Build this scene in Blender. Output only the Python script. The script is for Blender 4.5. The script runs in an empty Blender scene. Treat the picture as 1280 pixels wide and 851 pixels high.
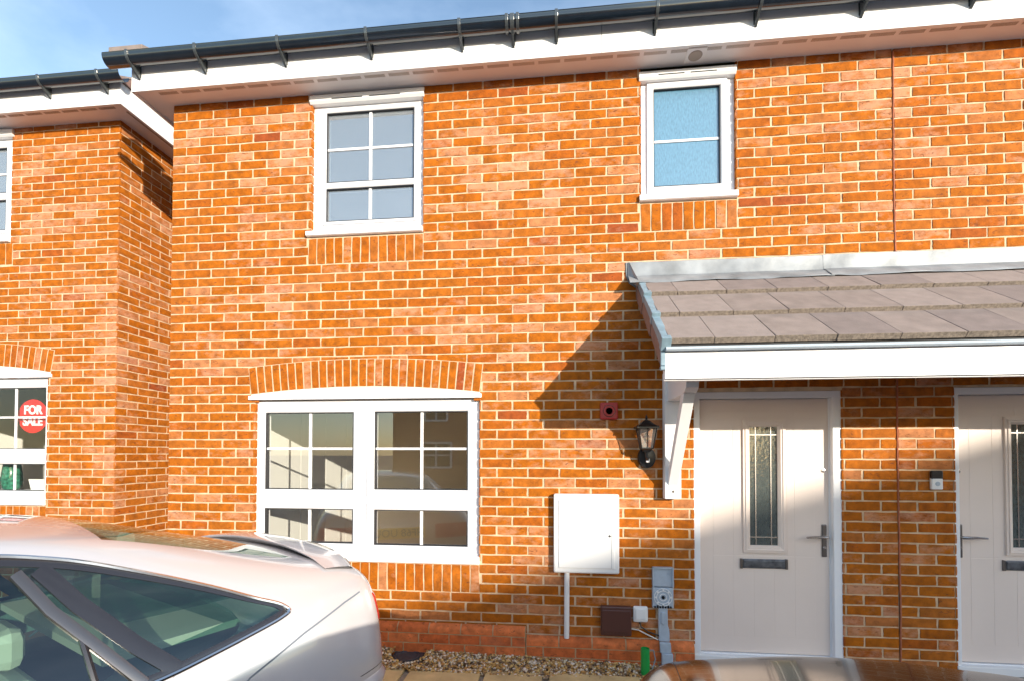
import bpy, bmesh, math, random
from mathutils import Vector, Matrix
random.seed(11)
SC = bpy.context.scene
COL = SC.collection
PI = math.pi

# ------------------------------------------------------------------ camera
f_px = 591.37; cy_px = 555.8
cd = bpy.data.cameras.new('camera'); cam = bpy.data.objects.new('camera', cd); COL.objects.link(cam)
cd.sensor_width = 36.0; cd.lens = f_px / 1280 * 36.0
cd.shift_x = 0.0; cd.shift_y = (cy_px - 425.5) / 1280
cd.clip_start = 0.05; cd.clip_end = 3000
yaw, pitch, roll = 0.1023, 0.0188, 0.0018
fw = Vector((-math.sin(yaw)*math.cos(pitch), math.cos(yaw)*math.cos(pitch), math.sin(pitch)))
rt = Vector((math.cos(yaw), math.sin(yaw), 0)); up = rt.cross(fw)
r2 = rt*math.cos(roll) + up*math.sin(roll); u2 = up*math.cos(roll) - rt*math.sin(roll)
M = Matrix((r2, u2, -fw)).transposed().to_4x4(); M.translation = Vector((3.2803, -3.6621, 1.6087))
cam.matrix_world = M
SC.camera = cam

# ------------------------------------------------------------------ light
to_sun = Vector((0.847, -1.0, 0.27)).normalized()
elev = math.asin(to_sun.z); azim = math.atan2(to_sun.x, to_sun.y)
w = bpy.data.worlds.new('World'); SC.world = w; w.use_nodes = True
nt = w.node_tree; nt.nodes.clear()
sky = nt.nodes.new('ShaderNodeTexSky'); sky.sky_type = 'NISHITA'; sky.sun_disc = False
sky.sun_elevation = elev; sky.sun_rotation = azim
sky.air_density = 1.0; sky.dust_density = 0.6; sky.ozone_density = 1.3; sky.altitude = 0
bg = nt.nodes.new('ShaderNodeBackground'); bg.inputs['Strength'].default_value = 0.15
wo = nt.nodes.new('ShaderNodeOutputWorld')
ctc = nt.nodes.new('ShaderNodeTexCoord'); cmp_ = nt.nodes.new('ShaderNodeMapping'); cmp_.inputs['Scale'].default_value = (1.2, 2.2, 3.4)
cno = nt.nodes.new('ShaderNodeTexNoise'); cno.inputs['Scale'].default_value = 1.7; cno.inputs['Detail'].default_value = 7; cno.inputs['Roughness'].default_value = .55
cmr = nt.nodes.new('ShaderNodeMapRange'); cmr.inputs['From Min'].default_value = .38; cmr.inputs['From Max'].default_value = .72; cmr.inputs['To Max'].default_value = .22
cmx = nt.nodes.new('ShaderNodeMix'); cmx.data_type = 'RGBA'; cmx.inputs[7].default_value = (5.6, 6.3, 7.2, 1)
nt.links.new(ctc.outputs['Generated'], cmp_.inputs[0]); nt.links.new(cmp_.outputs[0], cno.inputs['Vector']); nt.links.new(cno.outputs[0], cmr.inputs[0])
nt.links.new(cmr.outputs[0], cmx.inputs[0]); nt.links.new(sky.outputs[0], cmx.inputs[6])
nt.links.new(cmx.outputs[2], bg.inputs[0]); nt.links.new(bg.outputs[0], wo.inputs[0])
sl = bpy.data.lights.new('sun', 'SUN'); sl.energy = 2.9; sl.angle = math.radians(0.53); sl.color = (1.0, 0.91, 0.76)
so = bpy.data.objects.new('sun', sl); COL.objects.link(so)
so.rotation_euler = to_sun.to_track_quat('Z', 'Y').to_euler()
SC.view_settings.view_transform = 'Standard'; SC.view_settings.look = 'None'
SC.view_settings.gamma = 1.0; SC.view_settings.use_curve_mapping = False
SC.view_settings.exposure = 1.26
SC.render.engine = 'CYCLES'
SC.cycles.max_bounces = 8; SC.cycles.transparent_max_bounces = 16

# ------------------------------------------------------------------ materials
def mat(name, col, rough=0.6, metal=0.0, noise=0.0, nscale=8.0, bump=0.0, bscale=60.0, coat=0.0, spec=0.5, emis=None):
    m = bpy.data.materials.new(name); m.use_nodes = True
    n = m.node_tree; p = n.nodes['Principled BSDF']
    p.inputs['Base Color'].default_value = (*col, 1); p.inputs['Roughness'].default_value = rough
    p.inputs['Metallic'].default_value = metal; p.inputs['Coat Weight'].default_value = coat
    p.inputs['Coat Roughness'].default_value = 0.03
    p.inputs['Specular IOR Level'].default_value = spec
    if noise or bump:
        tc = n.nodes.new('ShaderNodeTexCoord')
    if noise:
        t = n.nodes.new('ShaderNodeTexNoise'); t.inputs['Scale'].default_value = nscale; t.inputs['Detail'].default_value = 6
        n.links.new(tc.outputs['Object'], t.inputs['Vector'])
        mp = n.nodes.new('ShaderNodeMapRange')
        mp.inputs['From Min'].default_value = .3; mp.inputs['From Max'].default_value = .7
        mp.inputs['To Min'].default_value = 1-noise; mp.inputs['To Max'].default_value = 1+noise
        n.links.new(t.outputs[0], mp.inputs[0])
        mx = n.nodes.new('ShaderNodeVectorMath'); mx.operation = 'SCALE'; mx.inputs[0].default_value = col
        n.links.new(mp.outputs[0], mx.inputs['Scale']); n.links.new(mx.outputs[0], p.inputs['Base Color'])
    if bump:
        t = n.nodes.new('ShaderNodeTexNoise'); t.inputs['Scale'].default_value = bscale; t.inputs['Detail'].default_value = 5
        n.links.new(tc.outputs['Object'], t.inputs['Vector'])
        b = n.nodes.new('ShaderNodeBump'); b.inputs['Strength'].default_value = bump; b.inputs['Distance'].default_value = 0.004
        n.links.new(t.outputs[0], b.inputs['Height']); n.links.new(b.outputs[0], p.inputs['Normal'])
    if emis:
        p.inputs['Emission Color'].default_value = (*emis[0], 1); p.inputs['Emission Strength'].default_value = emis[1]
    return m

def N(n, kind, **kw):
    x = n.nodes.new(kind)
    for k, v in kw.items():
        if k in ('operation', 'data_type', 'blend_type', 'attribute_name', 'noise_dimensions', 'feature', 'wave_type'): setattr(x, k, v)
    return x

def brick_mat(name, ramp, pale=0.52, sat=1.0):
    m = bpy.data.materials.new(name); m.use_nodes = True
    n = m.node_tree; L = n.links; p = n.nodes['Principled BSDF']
    p.inputs['Roughness'].default_value = 0.88; p.inputs['Specular IOR Level'].default_value = 0.25
    at = N(n, 'ShaderNodeAttribute', attribute_name='tone')
    sx = N(n, 'ShaderNodeSeparateColor'); L.new(at.outputs['Color'], sx.inputs[0])
    rp = N(n, 'ShaderNodeValToRGB'); el = rp.color_ramp.elements
    while len(el) < len(ramp): el.new(.5)
    for e, (pos, c) in zip(el, ramp): e.position = pos; e.color = (*c, 1)
    L.new(sx.outputs[0], rp.inputs[0])
    geo = N(n, 'ShaderNodeTexCoord')
    off = N(n, 'ShaderNodeCombineXYZ')
    ml = N(n, 'ShaderNodeMath', operation='MULTIPLY'); ml.inputs[1].default_value = 37.0; L.new(sx.outputs[1], ml.inputs[0])
    L.new(ml.outputs[0], off.inputs[0]); L.new(ml.outputs[0], off.inputs[1])
    va = N(n, 'ShaderNodeVectorMath', operation='ADD'); L.new(geo.outputs['Object'], va.inputs[0]); L.new(off.outputs[0], va.inputs[1])
    # broad mottling inside a brick
    n1 = N(n, 'ShaderNodeTexNoise'); n1.inputs['Scale'].default_value = 17; n1.inputs['Detail'].default_value = 5; n1.inputs['Roughness'].default_value = .6
    L.new(va.outputs[0], n1.inputs['Vector'])
    m1 = N(n, 'ShaderNodeMapRange'); m1.inputs['From Min'].default_value = .3; m1.inputs['From Max'].default_value = .7
    m1.inputs['To Min'].default_value = .68; m1.inputs['To Max'].default_value = 1.30; L.new(n1.outputs[0], m1.inputs[0])
    sc = N(n, 'ShaderNodeVectorMath', operation='SCALE'); L.new(rp.outputs[0], sc.inputs[0]); L.new(m1.outputs[0], sc.inputs['Scale'])
    # pale bloom patches, stronger on some bricks (tone.b)
    n2 = N(n, 'ShaderNodeTexNoise'); n2.inputs['Scale'].default_value = 11; n2.inputs['Detail'].default_value = 7; n2.inputs['Roughness'].default_value = .7
    mv2 = N(n, 'ShaderNodeMapping'); mv2.inputs['Scale'].default_value = (1, 1, 1.9); L.new(va.outputs[0], mv2.inputs[0]); L.new(mv2.outputs[0], n2.inputs['Vector'])
    a1 = N(n, 'ShaderNodeMath', operation='MULTIPLY_ADD'); a1.inputs[1].default_value = 0.42; a1.inputs[2].default_value = -0.26
    nb_ = N(n, 'ShaderNodeTexNoise'); nb_.inputs['Scale'].default_value = .9; nb_.inputs['Detail'].default_value = 3; L.new(geo.outputs['Object'], nb_.inputs['Vector'])
    mb_ = N(n, 'ShaderNodeMapRange'); mb_.inputs['From Min'].default_value = .35; mb_.inputs['From Max'].default_value = .65; mb_.inputs['To Min'].default_value = -.35; mb_.inputs['To Max'].default_value = .35; L.new(nb_.outputs[0], mb_.inputs[0])
    ab_ = N(n, 'ShaderNodeMath', operation='ADD'); L.new(sx.outputs[2], ab_.inputs[0]); L.new(mb_.outputs[0], ab_.inputs[1]); L.new(ab_.outputs[0], a1.inputs[0])
    a2 = N(n, 'ShaderNodeMath', operation='ADD'); L.new(n2.outputs[0], a2.inputs[0]); L.new(a1.outputs[0], a2.inputs[1])
    m2 = N(n, 'ShaderNodeMapRange'); m2.inputs['From Min'].default_value = .47; m2.inputs['From Max'].default_value = .75
    m2.inputs['To Max'].default_value = pale; L.new(a2.outputs[0], m2.inputs[0])
    mx = N(n, 'ShaderNodeMix', data_type='RGBA'); L.new(m2.outputs[0], mx.inputs[0]); L.new(sc.outputs[0], mx.inputs[6]); mx.inputs[7].default_value = (.62, .36, .24, 1)
    # dark drag creases
    mpv = N(n, 'ShaderNodeMapping'); mpv.inputs['Scale'].default_value = (1, 1, 2.6); mpv.inputs['Rotation'].default_value = (0, .3, 0); L.new(va.outputs[0], mpv.inputs[0])
    n3 = N(n, 'ShaderNodeTexNoise'); n3.inputs['Scale'].default_value = 26; n3.inputs['Detail'].default_value = 4; n3.inputs['Distortion'].default_value = 1.2
    L.new(mpv.outputs[0], n3.inputs['Vector'])
    m3 = N(n, 'ShaderNodeMapRange'); m3.inputs['From Min'].default_value = .63; m3.inputs['From Max'].default_value = .68; m3.inputs['To Max'].default_value = .7
    L.new(n3.outputs[0], m3.inputs[0])
    mx2 = N(n, 'ShaderNodeMix', data_type='RGBA'); L.new(m3.outputs[0], mx2.inputs[0]); L.new(mx.outputs[2], mx2.inputs[6]); mx2.inputs[7].default_value = (.16, .05, .02, 1)
    L.new(mx2.outputs[2], p.inputs['Base Color'])
    n4 = N(n, 'ShaderNodeTexNoise'); n4.inputs['Scale'].default_value = 90; n4.inputs['Detail'].default_value = 5; L.new(va.outputs[0], n4.inputs['Vector'])
    s1 = N(n, 'ShaderNodeMath', operation='MULTIPLY_ADD'); s1.inputs[1].default_value = -1.2; L.new(m3.outputs[0], s1.inputs[0]); L.new(n4.outputs[0], s1.inputs[2])
    bp = N(n, 'ShaderNodeBump'); bp.inputs['Strength'].default_value = .55; bp.inputs['Distance'].default_value = .004
    L.new(s1.outputs[0], bp.inputs['Height']); L.new(bp.outputs[0], p.inputs['Normal'])
    return m

M_brick = brick_mat('multi_brick', [(0, (.28, .060, .014)), (.2, (.345, .084, .006)), (.55, (.375, .104, .003)), (.8, (.38, .114, .016)), (1, (.44, .175, .07))])
M_plinth = brick_mat('plinth_brick', [(0, (.54, .115, .03)), (.5, (.56, .135, .038)), (1, (.68, .19, .06))], pale=.12)
M_mortar = mat('cream_mortar', (.60, .44, .285), .95, noise=.2, nscale=14, bump=.6, bscale=140)
M_mortar_g = mat('plinth_mortar', (.50, .36, .20), .95, noise=.15, nscale=20, bump=.6, bscale=140)
M_seal = mat('red_sealant', (.38, .12, .06), .8, noise=.2, nscale=30)
M_upvc = mat('white_upvc', (.82, .82, .84), .28)
M_upvc2 = mat('white_board', (.80, .80, .81), .4, noise=.015, nscale=3)
M_soffit = mat('soffit_board', (.82, .79, .78), .45)
M_vent = mat('vent_slot', (.40, .33, .28), .7)
M_dark = mat('dark_gap', (.015, .015, .018), .7)
M_gasket = mat('black_gasket', (.03, .03, .035), .5)
M_gutter = mat('black_gutter', (.006, .011, .018), .16, spec=.8, noise=.25, nscale=12, coat=.6)
M_bracket = mat('gutter_bracket_plastic', (.05, .058, .062), .2, spec=.8, coat=.6)
M_tile = mat('concrete_tile', (.235, .19, .172), .85, noise=.16, nscale=9, bump=.7, bscale=120)
M_tileedge = mat('concrete_tile_edge', (.21, .172, .14), .95, noise=.35, nscale=60, bump=1, bscale=150)
M_lead = mat('lead_flashing', (.25, .265, .28), .45, metal=.2, noise=.35, nscale=5, bump=.5, bscale=14)
M_verge = mat('grey_blue_trim', (.20, .29, .35), .5, noise=.2, nscale=20)
M_undercloak = mat('brown_undercloak', (.20, .12, .10), .7, noise=.15, nscale=20)
M_door = mat('beige_composite', (.78, .665, .595), .42, noise=.02, nscale=4, bump=.06, bscale=60)
M_steel = mat('brushed_steel', (.55, .52, .50), .25, metal=1)
M_dsteel = mat('dark_steel', (.22, .20, .19), .28, metal=.9)
M_letter = mat('graphite_plate', (.12, .13, .15), .35, metal=.6, noise=.4, nscale=25)
M_red = mat('red_plastic', (.42, .018, .018), .35)
M_black = mat('black_plastic', (.012, .012, .013), .3)
M_brown = mat('brown_plastic', (.09, .035, .028), .35)
M_grey = mat('grey_plastic', (.42, .48, .55), .45, noise=.06, nscale=30)
M_greyd = mat('shadow_grey_plastic', (.16, .18, .21), .5)
M_boxw = mat('white_plastic_box', (.80, .79, .78), .38)
M_green = mat('green_pipe', (.01, .32, .06), .35)
M_cablew = mat('white_cable', (.7, .68, .62), .5)
M_room = mat('cream_paint', (.86, .72, .52), .9)
M_roomw = mat('white_paint', (.78, .78, .74), .8)
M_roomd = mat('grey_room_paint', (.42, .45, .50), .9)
M_floor = mat('oak_floor', (.60, .46, .30), .5)
M_slab = mat('sandstone_slab', (.62, .44, .20), .85, noise=.22, nscale=5, bump=.5, bscale=40)
M_joint = mat('slab_pointing', (.30, .25, .19), .95, noise=.2, nscale=20)
M_road = mat('block_paving', (.20, .17, .16), .9, noise=.2, nscale=6, bump=.6, bscale=30)
M_redsign = mat('red_sign', (.62, .012, .010), .4)
M_whitesign = mat('white_lettering', (.85, .85, .85), .5)
M_vase = mat('green_glazed_vase', (.03, .16, .10), .15, noise=.6, nscale=40, coat=.5)
M_yellow = mat('yellow_plate', (.80, .58, .02), .35)
M_cover = mat('dark_cover', (.05, .05, .055), .55, noise=.3, nscale=30)

def glass(name, tint=(1, 1, 1), ior=1.9, rough=0.0, base=None, basemix=0.0, bump=0.0, bscale=200):
    m = bpy.data.materials.new(name); m.use_nodes = True
    n = m.node_tree; L = n.links; n.nodes.clear()
    o = N(n, 'ShaderNodeOutputMaterial'); tr = N(n, 'ShaderNodeBsdfTransparent'); tr.inputs[0].default_value = (*tint, 1)
    gl = N(n, 'ShaderNodeBsdfGlossy'); gl.inputs['Roughness'].default_value = rough; gl.inputs[0].default_value = (1, 1, 1, 1)
    fr = N(n, 'ShaderNodeFresnel'); fr.inputs[0].default_value = ior
    back = tr
    if base:
        df = N(n, 'ShaderNodeBsdfDiffuse'); df.inputs[0].default_value = (*base, 1)
        if bump:
            tcb = N(n, 'ShaderNodeTexCoord'); mpb = N(n, 'ShaderNodeMapping'); mpb.inputs['Scale'].default_value = (1, 1, .3); tb = N(n, 'ShaderNodeTexNoise'); tb.inputs['Scale'].default_value = 110; tb.inputs['Detail'].default_value = 3
            mrb = N(n, 'ShaderNodeMapRange'); mrb.inputs['From Min'].default_value = .3; mrb.inputs['From Max'].default_value = .7; mrb.inputs['To Min'].default_value = .84; mrb.inputs['To Max'].default_value = 1.16
            vb_ = N(n, 'ShaderNodeVectorMath', operation='SCALE'); vb_.inputs[0].default_value = base
            L.new(tcb.outputs['Object'], mpb.inputs[0]); L.new(mpb.outputs[0], tb.inputs['Vector']); L.new(tb.outputs[0], mrb.inputs[0]); L.new(mrb.outputs[0], vb_.inputs['Scale']); L.new(vb_.outputs[0], df.inputs[0])
        mb = N(n, 'ShaderNodeMixShader'); mb.inputs[0].default_value = basemix
        L.new(tr.outputs[0], mb.inputs[1]); L.new(df.outputs[0], mb.inputs[2]); back = mb
    ms = N(n, 'ShaderNodeMixShader')
    gm = N(n, 'ShaderNodeNewGeometry'); iv = N(n, 'ShaderNodeMath', operation='SUBTRACT'); iv.inputs[0].default_value = 1.0; L.new(gm.outputs['Backfacing'], iv.inputs[1])
    fm = N(n, 'ShaderNodeMath', operation='MULTIPLY'); L.new(fr.outputs[0], fm.inputs[0]); L.new(iv.outputs[0], fm.inputs[1])
    L.new(fm.outputs[0], ms.inputs[0]); L.new(back.outputs[0], ms.inputs[1]); L.new(gl.outputs[0], ms.inputs[2])
    if bump:
        tc = N(n, 'ShaderNodeTexCoord'); t = N(n, 'ShaderNodeTexNoise'); t.inputs['Scale'].default_value = bscale
        L.new(tc.outputs['Object'], t.inputs['Vector']); b = N(n, 'ShaderNodeBump'); b.inputs['Strength'].default_value = bump; b.inputs['Distance'].default_value = .003
        L.new(t.outputs[0], b.inputs['Height']); L.new(b.outputs[0], gl.inputs['Normal']); L.new(b.outputs[0], fr.inputs['Normal'])
    L.new(ms.outputs[0], o.inputs[0]); return m

M_glass = glass('window_glass', (.98, .98, .97), 2.3)
M_glass_n = glass('neighbour_window_glass', (.98, .98, .97), 1.5)
M_glass_up = glass('upper_window_glass', (.85, .9, .93), 3.3, base=(.5, .56, .62), basemix=.28)  # pale blue grey diffuse mixed in as painted haze, brightening panes like reflected sky
M_frost = glass('frosted_glass', (.3, .5, .6), 2.3, rough=.12, base=(.13, .29, .42), basemix=.78, bump=.5, bscale=60)
M_doorglass = glass('leaded_glass', (.35, .42, .38), 1.8, rough=.05, base=(.13, .15, .14), basemix=.6, bump=.3, bscale=50)
M_lantern = glass('lantern_glass', (.96, .93, .88), 1.7, base=(.8, .74, .64), basemix=.3)
M_carglass = glass('tinted_car_glass', (.55, .72, .66), 1.9)

def paint(name, col, metal, flake=0.0, rough=.3):
    m = mat(name, col, rough, metal=metal, coat=1.0); return m
M_silver = paint('silver_paint', (.62, .595, .61), .3, rough=.24)
M_bronze = paint('dark_bronze_paint', (.075, .060, .058), .9, rough=.16); M_bronze.node_tree.nodes['Principled BSDF'].inputs['Coat Weight'].default_value = .35
M_chrome = mat('chrome_trim', (.75, .72, .70), .12, metal=1)
M_trim = mat('door_frame_gloss', (.022, .021, .025), .2, coat=.7)
M_rubber = mat('tyre_rubber', (.02, .02, .02), .8)
M_lamp_red = mat('red_tail_lens', (.45, .008, .01), .12, coat=1)
M_seat = mat('cream_leather', (.45, .42, .34), .5)
M_headl = mat('head_lamp_lens', (.6, .62, .65), .1, metal=.4, coat=1)

# ------------------------------------------------------------------ mesh helpers
LOC = {}
class MB:
    def __init__(s): s.v = []; s.f = []; s.mi = []; s.tone = []; s.cur = (0.5, .5, 0)
    def add(s, vs, fs, mi=0):
        o = len(s.v); s.v += [tuple(a) for a in vs]; s.tone += [s.cur]*len(vs)
        for f in fs: s.f.append([i+o for i in f]); s.mi.append(mi)
        return s
    def box(s, x0, x1, y0, y1, z0, z1, mi=0, rot=None, piv=None):
        vs = [(x, y, z) for z in (z0, z1) for y in (y0, y1) for x in (x0, x1)]
        if rot:
            R = Matrix.Rotation(rot[0], 3, rot[1]); P = Vector(piv or ((x0+x1)/2, (y0+y1)/2, (z0+z1)/2))
            vs = [tuple(R @ (Vector(a)-P) + P) for a in vs]
        return s.add(vs, [(0, 2, 3, 1), (4, 5, 7, 6), (0, 1, 5, 4), (2, 6, 7, 3), (0, 4, 6, 2), (1, 3, 7, 5)], mi)
    def prism(s, poly, axis, a, b, mi=0):      # poly in the other two axes; extruded a..b
        def P(p, t):
            return (t, p[0], p[1]) if axis == 'X' else (p[0], t, p[1]) if axis == 'Y' else (p[0], p[1], t)
        n = len(poly); vs = [P(p, a) for p in poly] + [P(p, b) for p in poly]
        fs = [tuple(range(n)), tuple(range(2*n-1, n-1, -1))] + [(i, i+n, (i+1) % n + n, (i+1) % n) for i in range(n)]
        return s.add(vs, fs, mi)
    def tube(s, pts, r, seg=10, mi=0, cap=True, radii=None):
        pts = [Vector(p) for p in pts]; rings = []; prev = None
        for i, p in enumerate(pts):
            d = (pts[min(i+1, len(pts)-1)] - pts[max(i-1, 0)]).normalized()
            a = prev if prev else (Vector((0, 0, 1)) if abs(d.z) < .9 else Vector((1, 0, 0)))
            a = (a - d*a.dot(d)).normalized(); prev = a; b = d.cross(a)
            rr = radii[i] if radii else r
            rings.append([p + (a*math.cos(t*2*PI/seg) + b*math.sin(t*2*PI/seg))*rr for t in range(seg)])
        vs = [q for R in rings for q in R]; fs = []
        for i in range(len(rings)-1):
            for t in range(seg): fs.append((i*seg+t, i*seg+(t+1) % seg, (i+1)*seg+(t+1) % seg, (i+1)*seg+t))
        if cap: fs += [tuple(range(seg-1, -1, -1)), tuple((len(rings)-1)*seg+t for t in range(seg))]
        return s.add(vs, fs, mi)
    def lathe(s, c, prof, seg=24, axis='Z', mi=0, sx=1, sy=1):     # prof list of (r, h)
        vs = []; fs = []
        for r, h in prof:
            for t in range(seg):
                a, b = r*math.cos(2*PI*t/seg)*sx, r*math.sin(2*PI*t/seg)*sy
                q = (a, b, h) if axis == 'Z' else (a, h, b) if axis == 'Y' else (h, a, b)
                vs.append((c[0]+q[0], c[1]+q[1], c[2]+q[2]))
        for i in range(len(prof)-1):
            for t in range(seg): fs.append((i*seg+t, i*seg+(t+1) % seg, (i+1)*seg+(t+1) % seg, (i+1)*seg+t))
        fs += [tuple(range(seg-1, -1, -1)), tuple((len(prof)-1)*seg+t for t in range(seg))]
        return s.add(vs, fs, mi)
    def grid(s, rows, mi=0, closed=False):
        nr, nc = len(rows), len(rows[0]); fs = []
        for i in range(nr-1):
            for j in range(nc if closed else nc-1): fs.append((i*nc+j, i*nc+(j+1) % nc, (i+1)*nc+(j+1) % nc, (i+1)*nc+j))
        return s.add([p for R in rows for p in R], fs, mi)
    def build(s, name, mats, parent=None, bevel=0, smooth=False, angle=35, fixn=True, tone=False, mods=None):
        if not isinstance(mats, (list, tuple)): mats = [mats]
        off = LOC.get(parent.name, Vector((0, 0, 0))) if parent else Vector((0, 0, 0))
        me = bpy.data.meshes.new(name); me.from_pydata([(a[0]-off.x, a[1]-off.y, a[2]-off.z) for a in s.v], [], s.f)
        for m in mats: me.materials.append(m)
        for p_, k in zip(me.polygons, s.mi): p_.material_index = k
        if tone:
            at = me.color_attributes.new('tone', 'FLOAT_COLOR', 'POINT')
            at.data.foreach_set('color', [c for t in s.tone for c in (t[0], t[1], t[2], 1.0)])
        if fixn or smooth:
            bm = bmesh.new(); bm.from_mesh(me)
            if fixn: bmesh.ops.recalc_face_normals(bm, faces=bm.faces)
            if smooth:
                for f in bm.faces: f.smooth = True
                for e in bm.edges:
                    if len(e.link_faces) == 2 and e.calc_face_angle(0) > math.radians(angle): e.smooth = False
            bm.to_mesh(me); bm.free()
        o = bpy.data.objects.new(name, me); COL.objects.link(o)
        if parent: o.parent = parent; LOC[o.name] = off
        if bevel:
            b = o.modifiers.new('bevel', 'BEVEL'); b.width = bevel; b.segments = 2; b.limit_method = 'ANGLE'; b.angle_limit = math.radians(40)
            b.harden_normals = False
        return o

def tag(o, label=None, cat=None, group=None, kind=None):
    if label: o['label'] = label
    if cat: o['category'] = cat
    if group: o['group'] = group
    if kind: o['kind'] = kind
    return o
def thing(name, loc, label, cat, group=None):
    o = bpy.data.objects.new(name, None); COL.objects.link(o); o.location = loc; o.empty_display_size = .1
    LOC[o.name] = Vector(loc); return tag(o, label, cat, group)
def text_mesh(s, size, mirror=False, depth=.002, bold=.0):
    c = bpy.data.curves.new('t', 'FONT'); c.body = s; c.size = size; c.extrude = depth; c.offset = bold
    c.align_x = 'CENTER'; c.align_y = 'CENTER'
    o = bpy.data.objects.new('t', c); COL.objects.link(o)
    dg = bpy.context.evaluated_depsgraph_get(); dg.update()
    me = bpy.data.meshes.new_from_object(o.evaluated_get(dg)); bpy.data.objects.remove(o); return me
def put_text(name, s, size, center, parent, m, facing='-Y', bold=.0, sxy=(1, 1)):
    me = text_mesh(s, size, bold=bold); me.name = name
    off = LOC.get(parent.name, Vector((0, 0, 0)))
    R = Matrix.Rotation(PI/2, 4, 'X')
    if facing == '+Y': R = Matrix.Rotation(PI, 4, 'Z') @ R
    me.transform(Matrix.Translation(Vector(center)-off) @ R @ Matrix.Diagonal((sxy[0], sxy[1], 1, 1)))
    me.materials.clear(); me.materials.append(m)
    o = bpy.data.objects.new(name, me); COL.objects.link(o); o.parent = parent; LOC[o.name] = off; return o

# ------------------------------------------------------------------ brickwork
BW, BH = .2423, .075
def one_brick(mb, a, b, z0, z1, T, rnd, proud=0.0, big=True, amp=.0014):
    """brick face from a..b along the wall, z0..z1; T maps (along, out, z) to world, out>0 towards the viewer"""
    nx = 5 if b-a > .15 else 3; nz = 3
    if not big: nx, nz = 2, 2
    r = .004; tilt = rnd.uniform(-.0014, .0014); base = proud + rnd.uniform(-.0012, .0012)
    pts = []; ph = rnd.uniform(0, 6); ph2 = rnd.uniform(0, 6)
    for j in range(nz+1):
        for i in range(nx+1):
            u, v = i/nx, j/nz
            x = a+(b-a)*u; z = z0+(z1-z0)*v; o = base + tilt*(u-.5) + rnd.uniform(-.0007, .0007)
            if j == 0: z += amp*math.sin(ph+u*5) + rnd.uniform(-.0007, .0007)
            if j == nz: z += amp*math.sin(ph2+u*4.3) + rnd.uniform(-.0007, .0007)
            if i == 0: x += rnd.uniform(-.0015, .002)
            if i == nx: x += rnd.uniform(-.002, .0015)
            edge = (i in (0, nx)) + (j in (0, nz))
            if edge: o -= .0008*edge
            pts.append((x, o, z))
    W_ = nx+1; fs = []
    for j in range(nz):
        for i in range(nx): fs.append((j*W_+i, j*W_+i+1, (j+1)*W_+i+1, (j+1)*W_+i))
    loop = [i for i in range(W_)] + [j*W_+nx for j in range(1, nz+1)] + [nz*W_+i for i in range(nx-1, -1, -1)] + [j*W_ for j in range(nz-1, 0, -1)]
    n0 = len(pts)
    cx, cz = (a+b)/2, (z0+z1)/2
    for k in loop:
        x, o, z = pts[k]; pts.append((x + (.0015 if x > cx else -.0015), proud-.013, z + (.0015 if z > cz else -.0015)))
    m = len(loop)
    for k in range(m): fs.append((loop[k], n0+k, n0+(k+1) % m, loop[(k+1) % m]))
    mb.cur = (min(1, max(0, rnd.gauss(.56, .19))), rnd.random(), rnd.random()**1.6)
    mb.add([T(*p) for p in pts], fs)

def brick_field(mb, mb_m, s0, s1, z0, z1, holes, T, seed, zoff=0.0, phase=0.0, big=True, masks=(), half=0, thick=.1, tone_shift=0, mort=True, trim=0, trim0=0):
    """courses of bricks over s0..s1, z0..z1 minus rectangular holes (s0,s1,z0,z1); masks are rects without bricks but with mortar"""
    rnd = random.Random(seed)
    k0 = math.floor((z0-zoff)/BH+1e-6); k1 = math.ceil((z1-zoff)/BH-1e-6)
    g = .0075
    for k in range(k0, k1):
        a, b = zoff+k*BH, zoff+(k+1)*BH
        lo, hi = max(a+g*.8, z0), min(b-g*.8, z1)
        if hi-lo < .012: continue
        mid = (a+b)/2; segs = [(s0, s1)]
        for h in list(holes)+list(masks):
            if h[2] < mid < h[3]:
                ns = []
                for p, q in segs:
                    if h[1] <= p or h[0] >= q: ns.append((p, q)); continue
                    if h[0] > p: ns.append((p, h[0]))
                    if h[1] < q: ns.append((h[1], q))
                segs = ns
        sh = phase + (BW/2 if (k+half) % 2 else 0)
        for p, q in segs:
            n = math.floor((p-sh)/BW)
            e0 = p
            while e0 < q-1e-4:
                e1 = min(sh+(n+1)*BW, q); n += 1
                if e1-e0 < .012: 
                    if e1-e0 > .0: e0 = e1
                    continue
                jit = rnd.uniform(-.003, .003)
                A = e0 + (g if e0 > p+1e-6 else .002); B = e1 - (g if e1 < q-1e-6 else .002)
                if e1 < q-1e-6: B += jit
                if B-A > .008: one_brick(mb, A, B, lo, hi, T, rnd, big=big)
                e0 = e1
    # mortar backing, cut in columns between hole edges
    if not mort: return
    xs = sorted({s0+trim0, s1-trim} | {x for h in holes for x in h[:2] if s0 < x < s1})
    for p, q in zip(xs, xs[1:]):
        m = (p+q)/2; zs = [(z0, z1)]
        for h in holes:
            if h[0] < m < h[1]:
                nz = []
                for u, v in zs:
                    if h[3] <= u or h[2] >= v: nz.append((u, v)); continue
                    if h[2] > u: nz.append((u, h[2]))
                    if h[3] < v: nz.append((h[3], v))
                zs = nz
        for u, v in zs:
            vs = [T(x, o, z) for z in (u, v) for o in (-.0050, -thick) for x in (p, q)]
            mb_m.add(vs, [(0, 1, 5, 4), (2, 6, 7, 3), (0, 4, 6, 2), (1, 3, 7, 5), (0, 2, 3, 1), (4, 5, 7, 6)])
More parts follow.
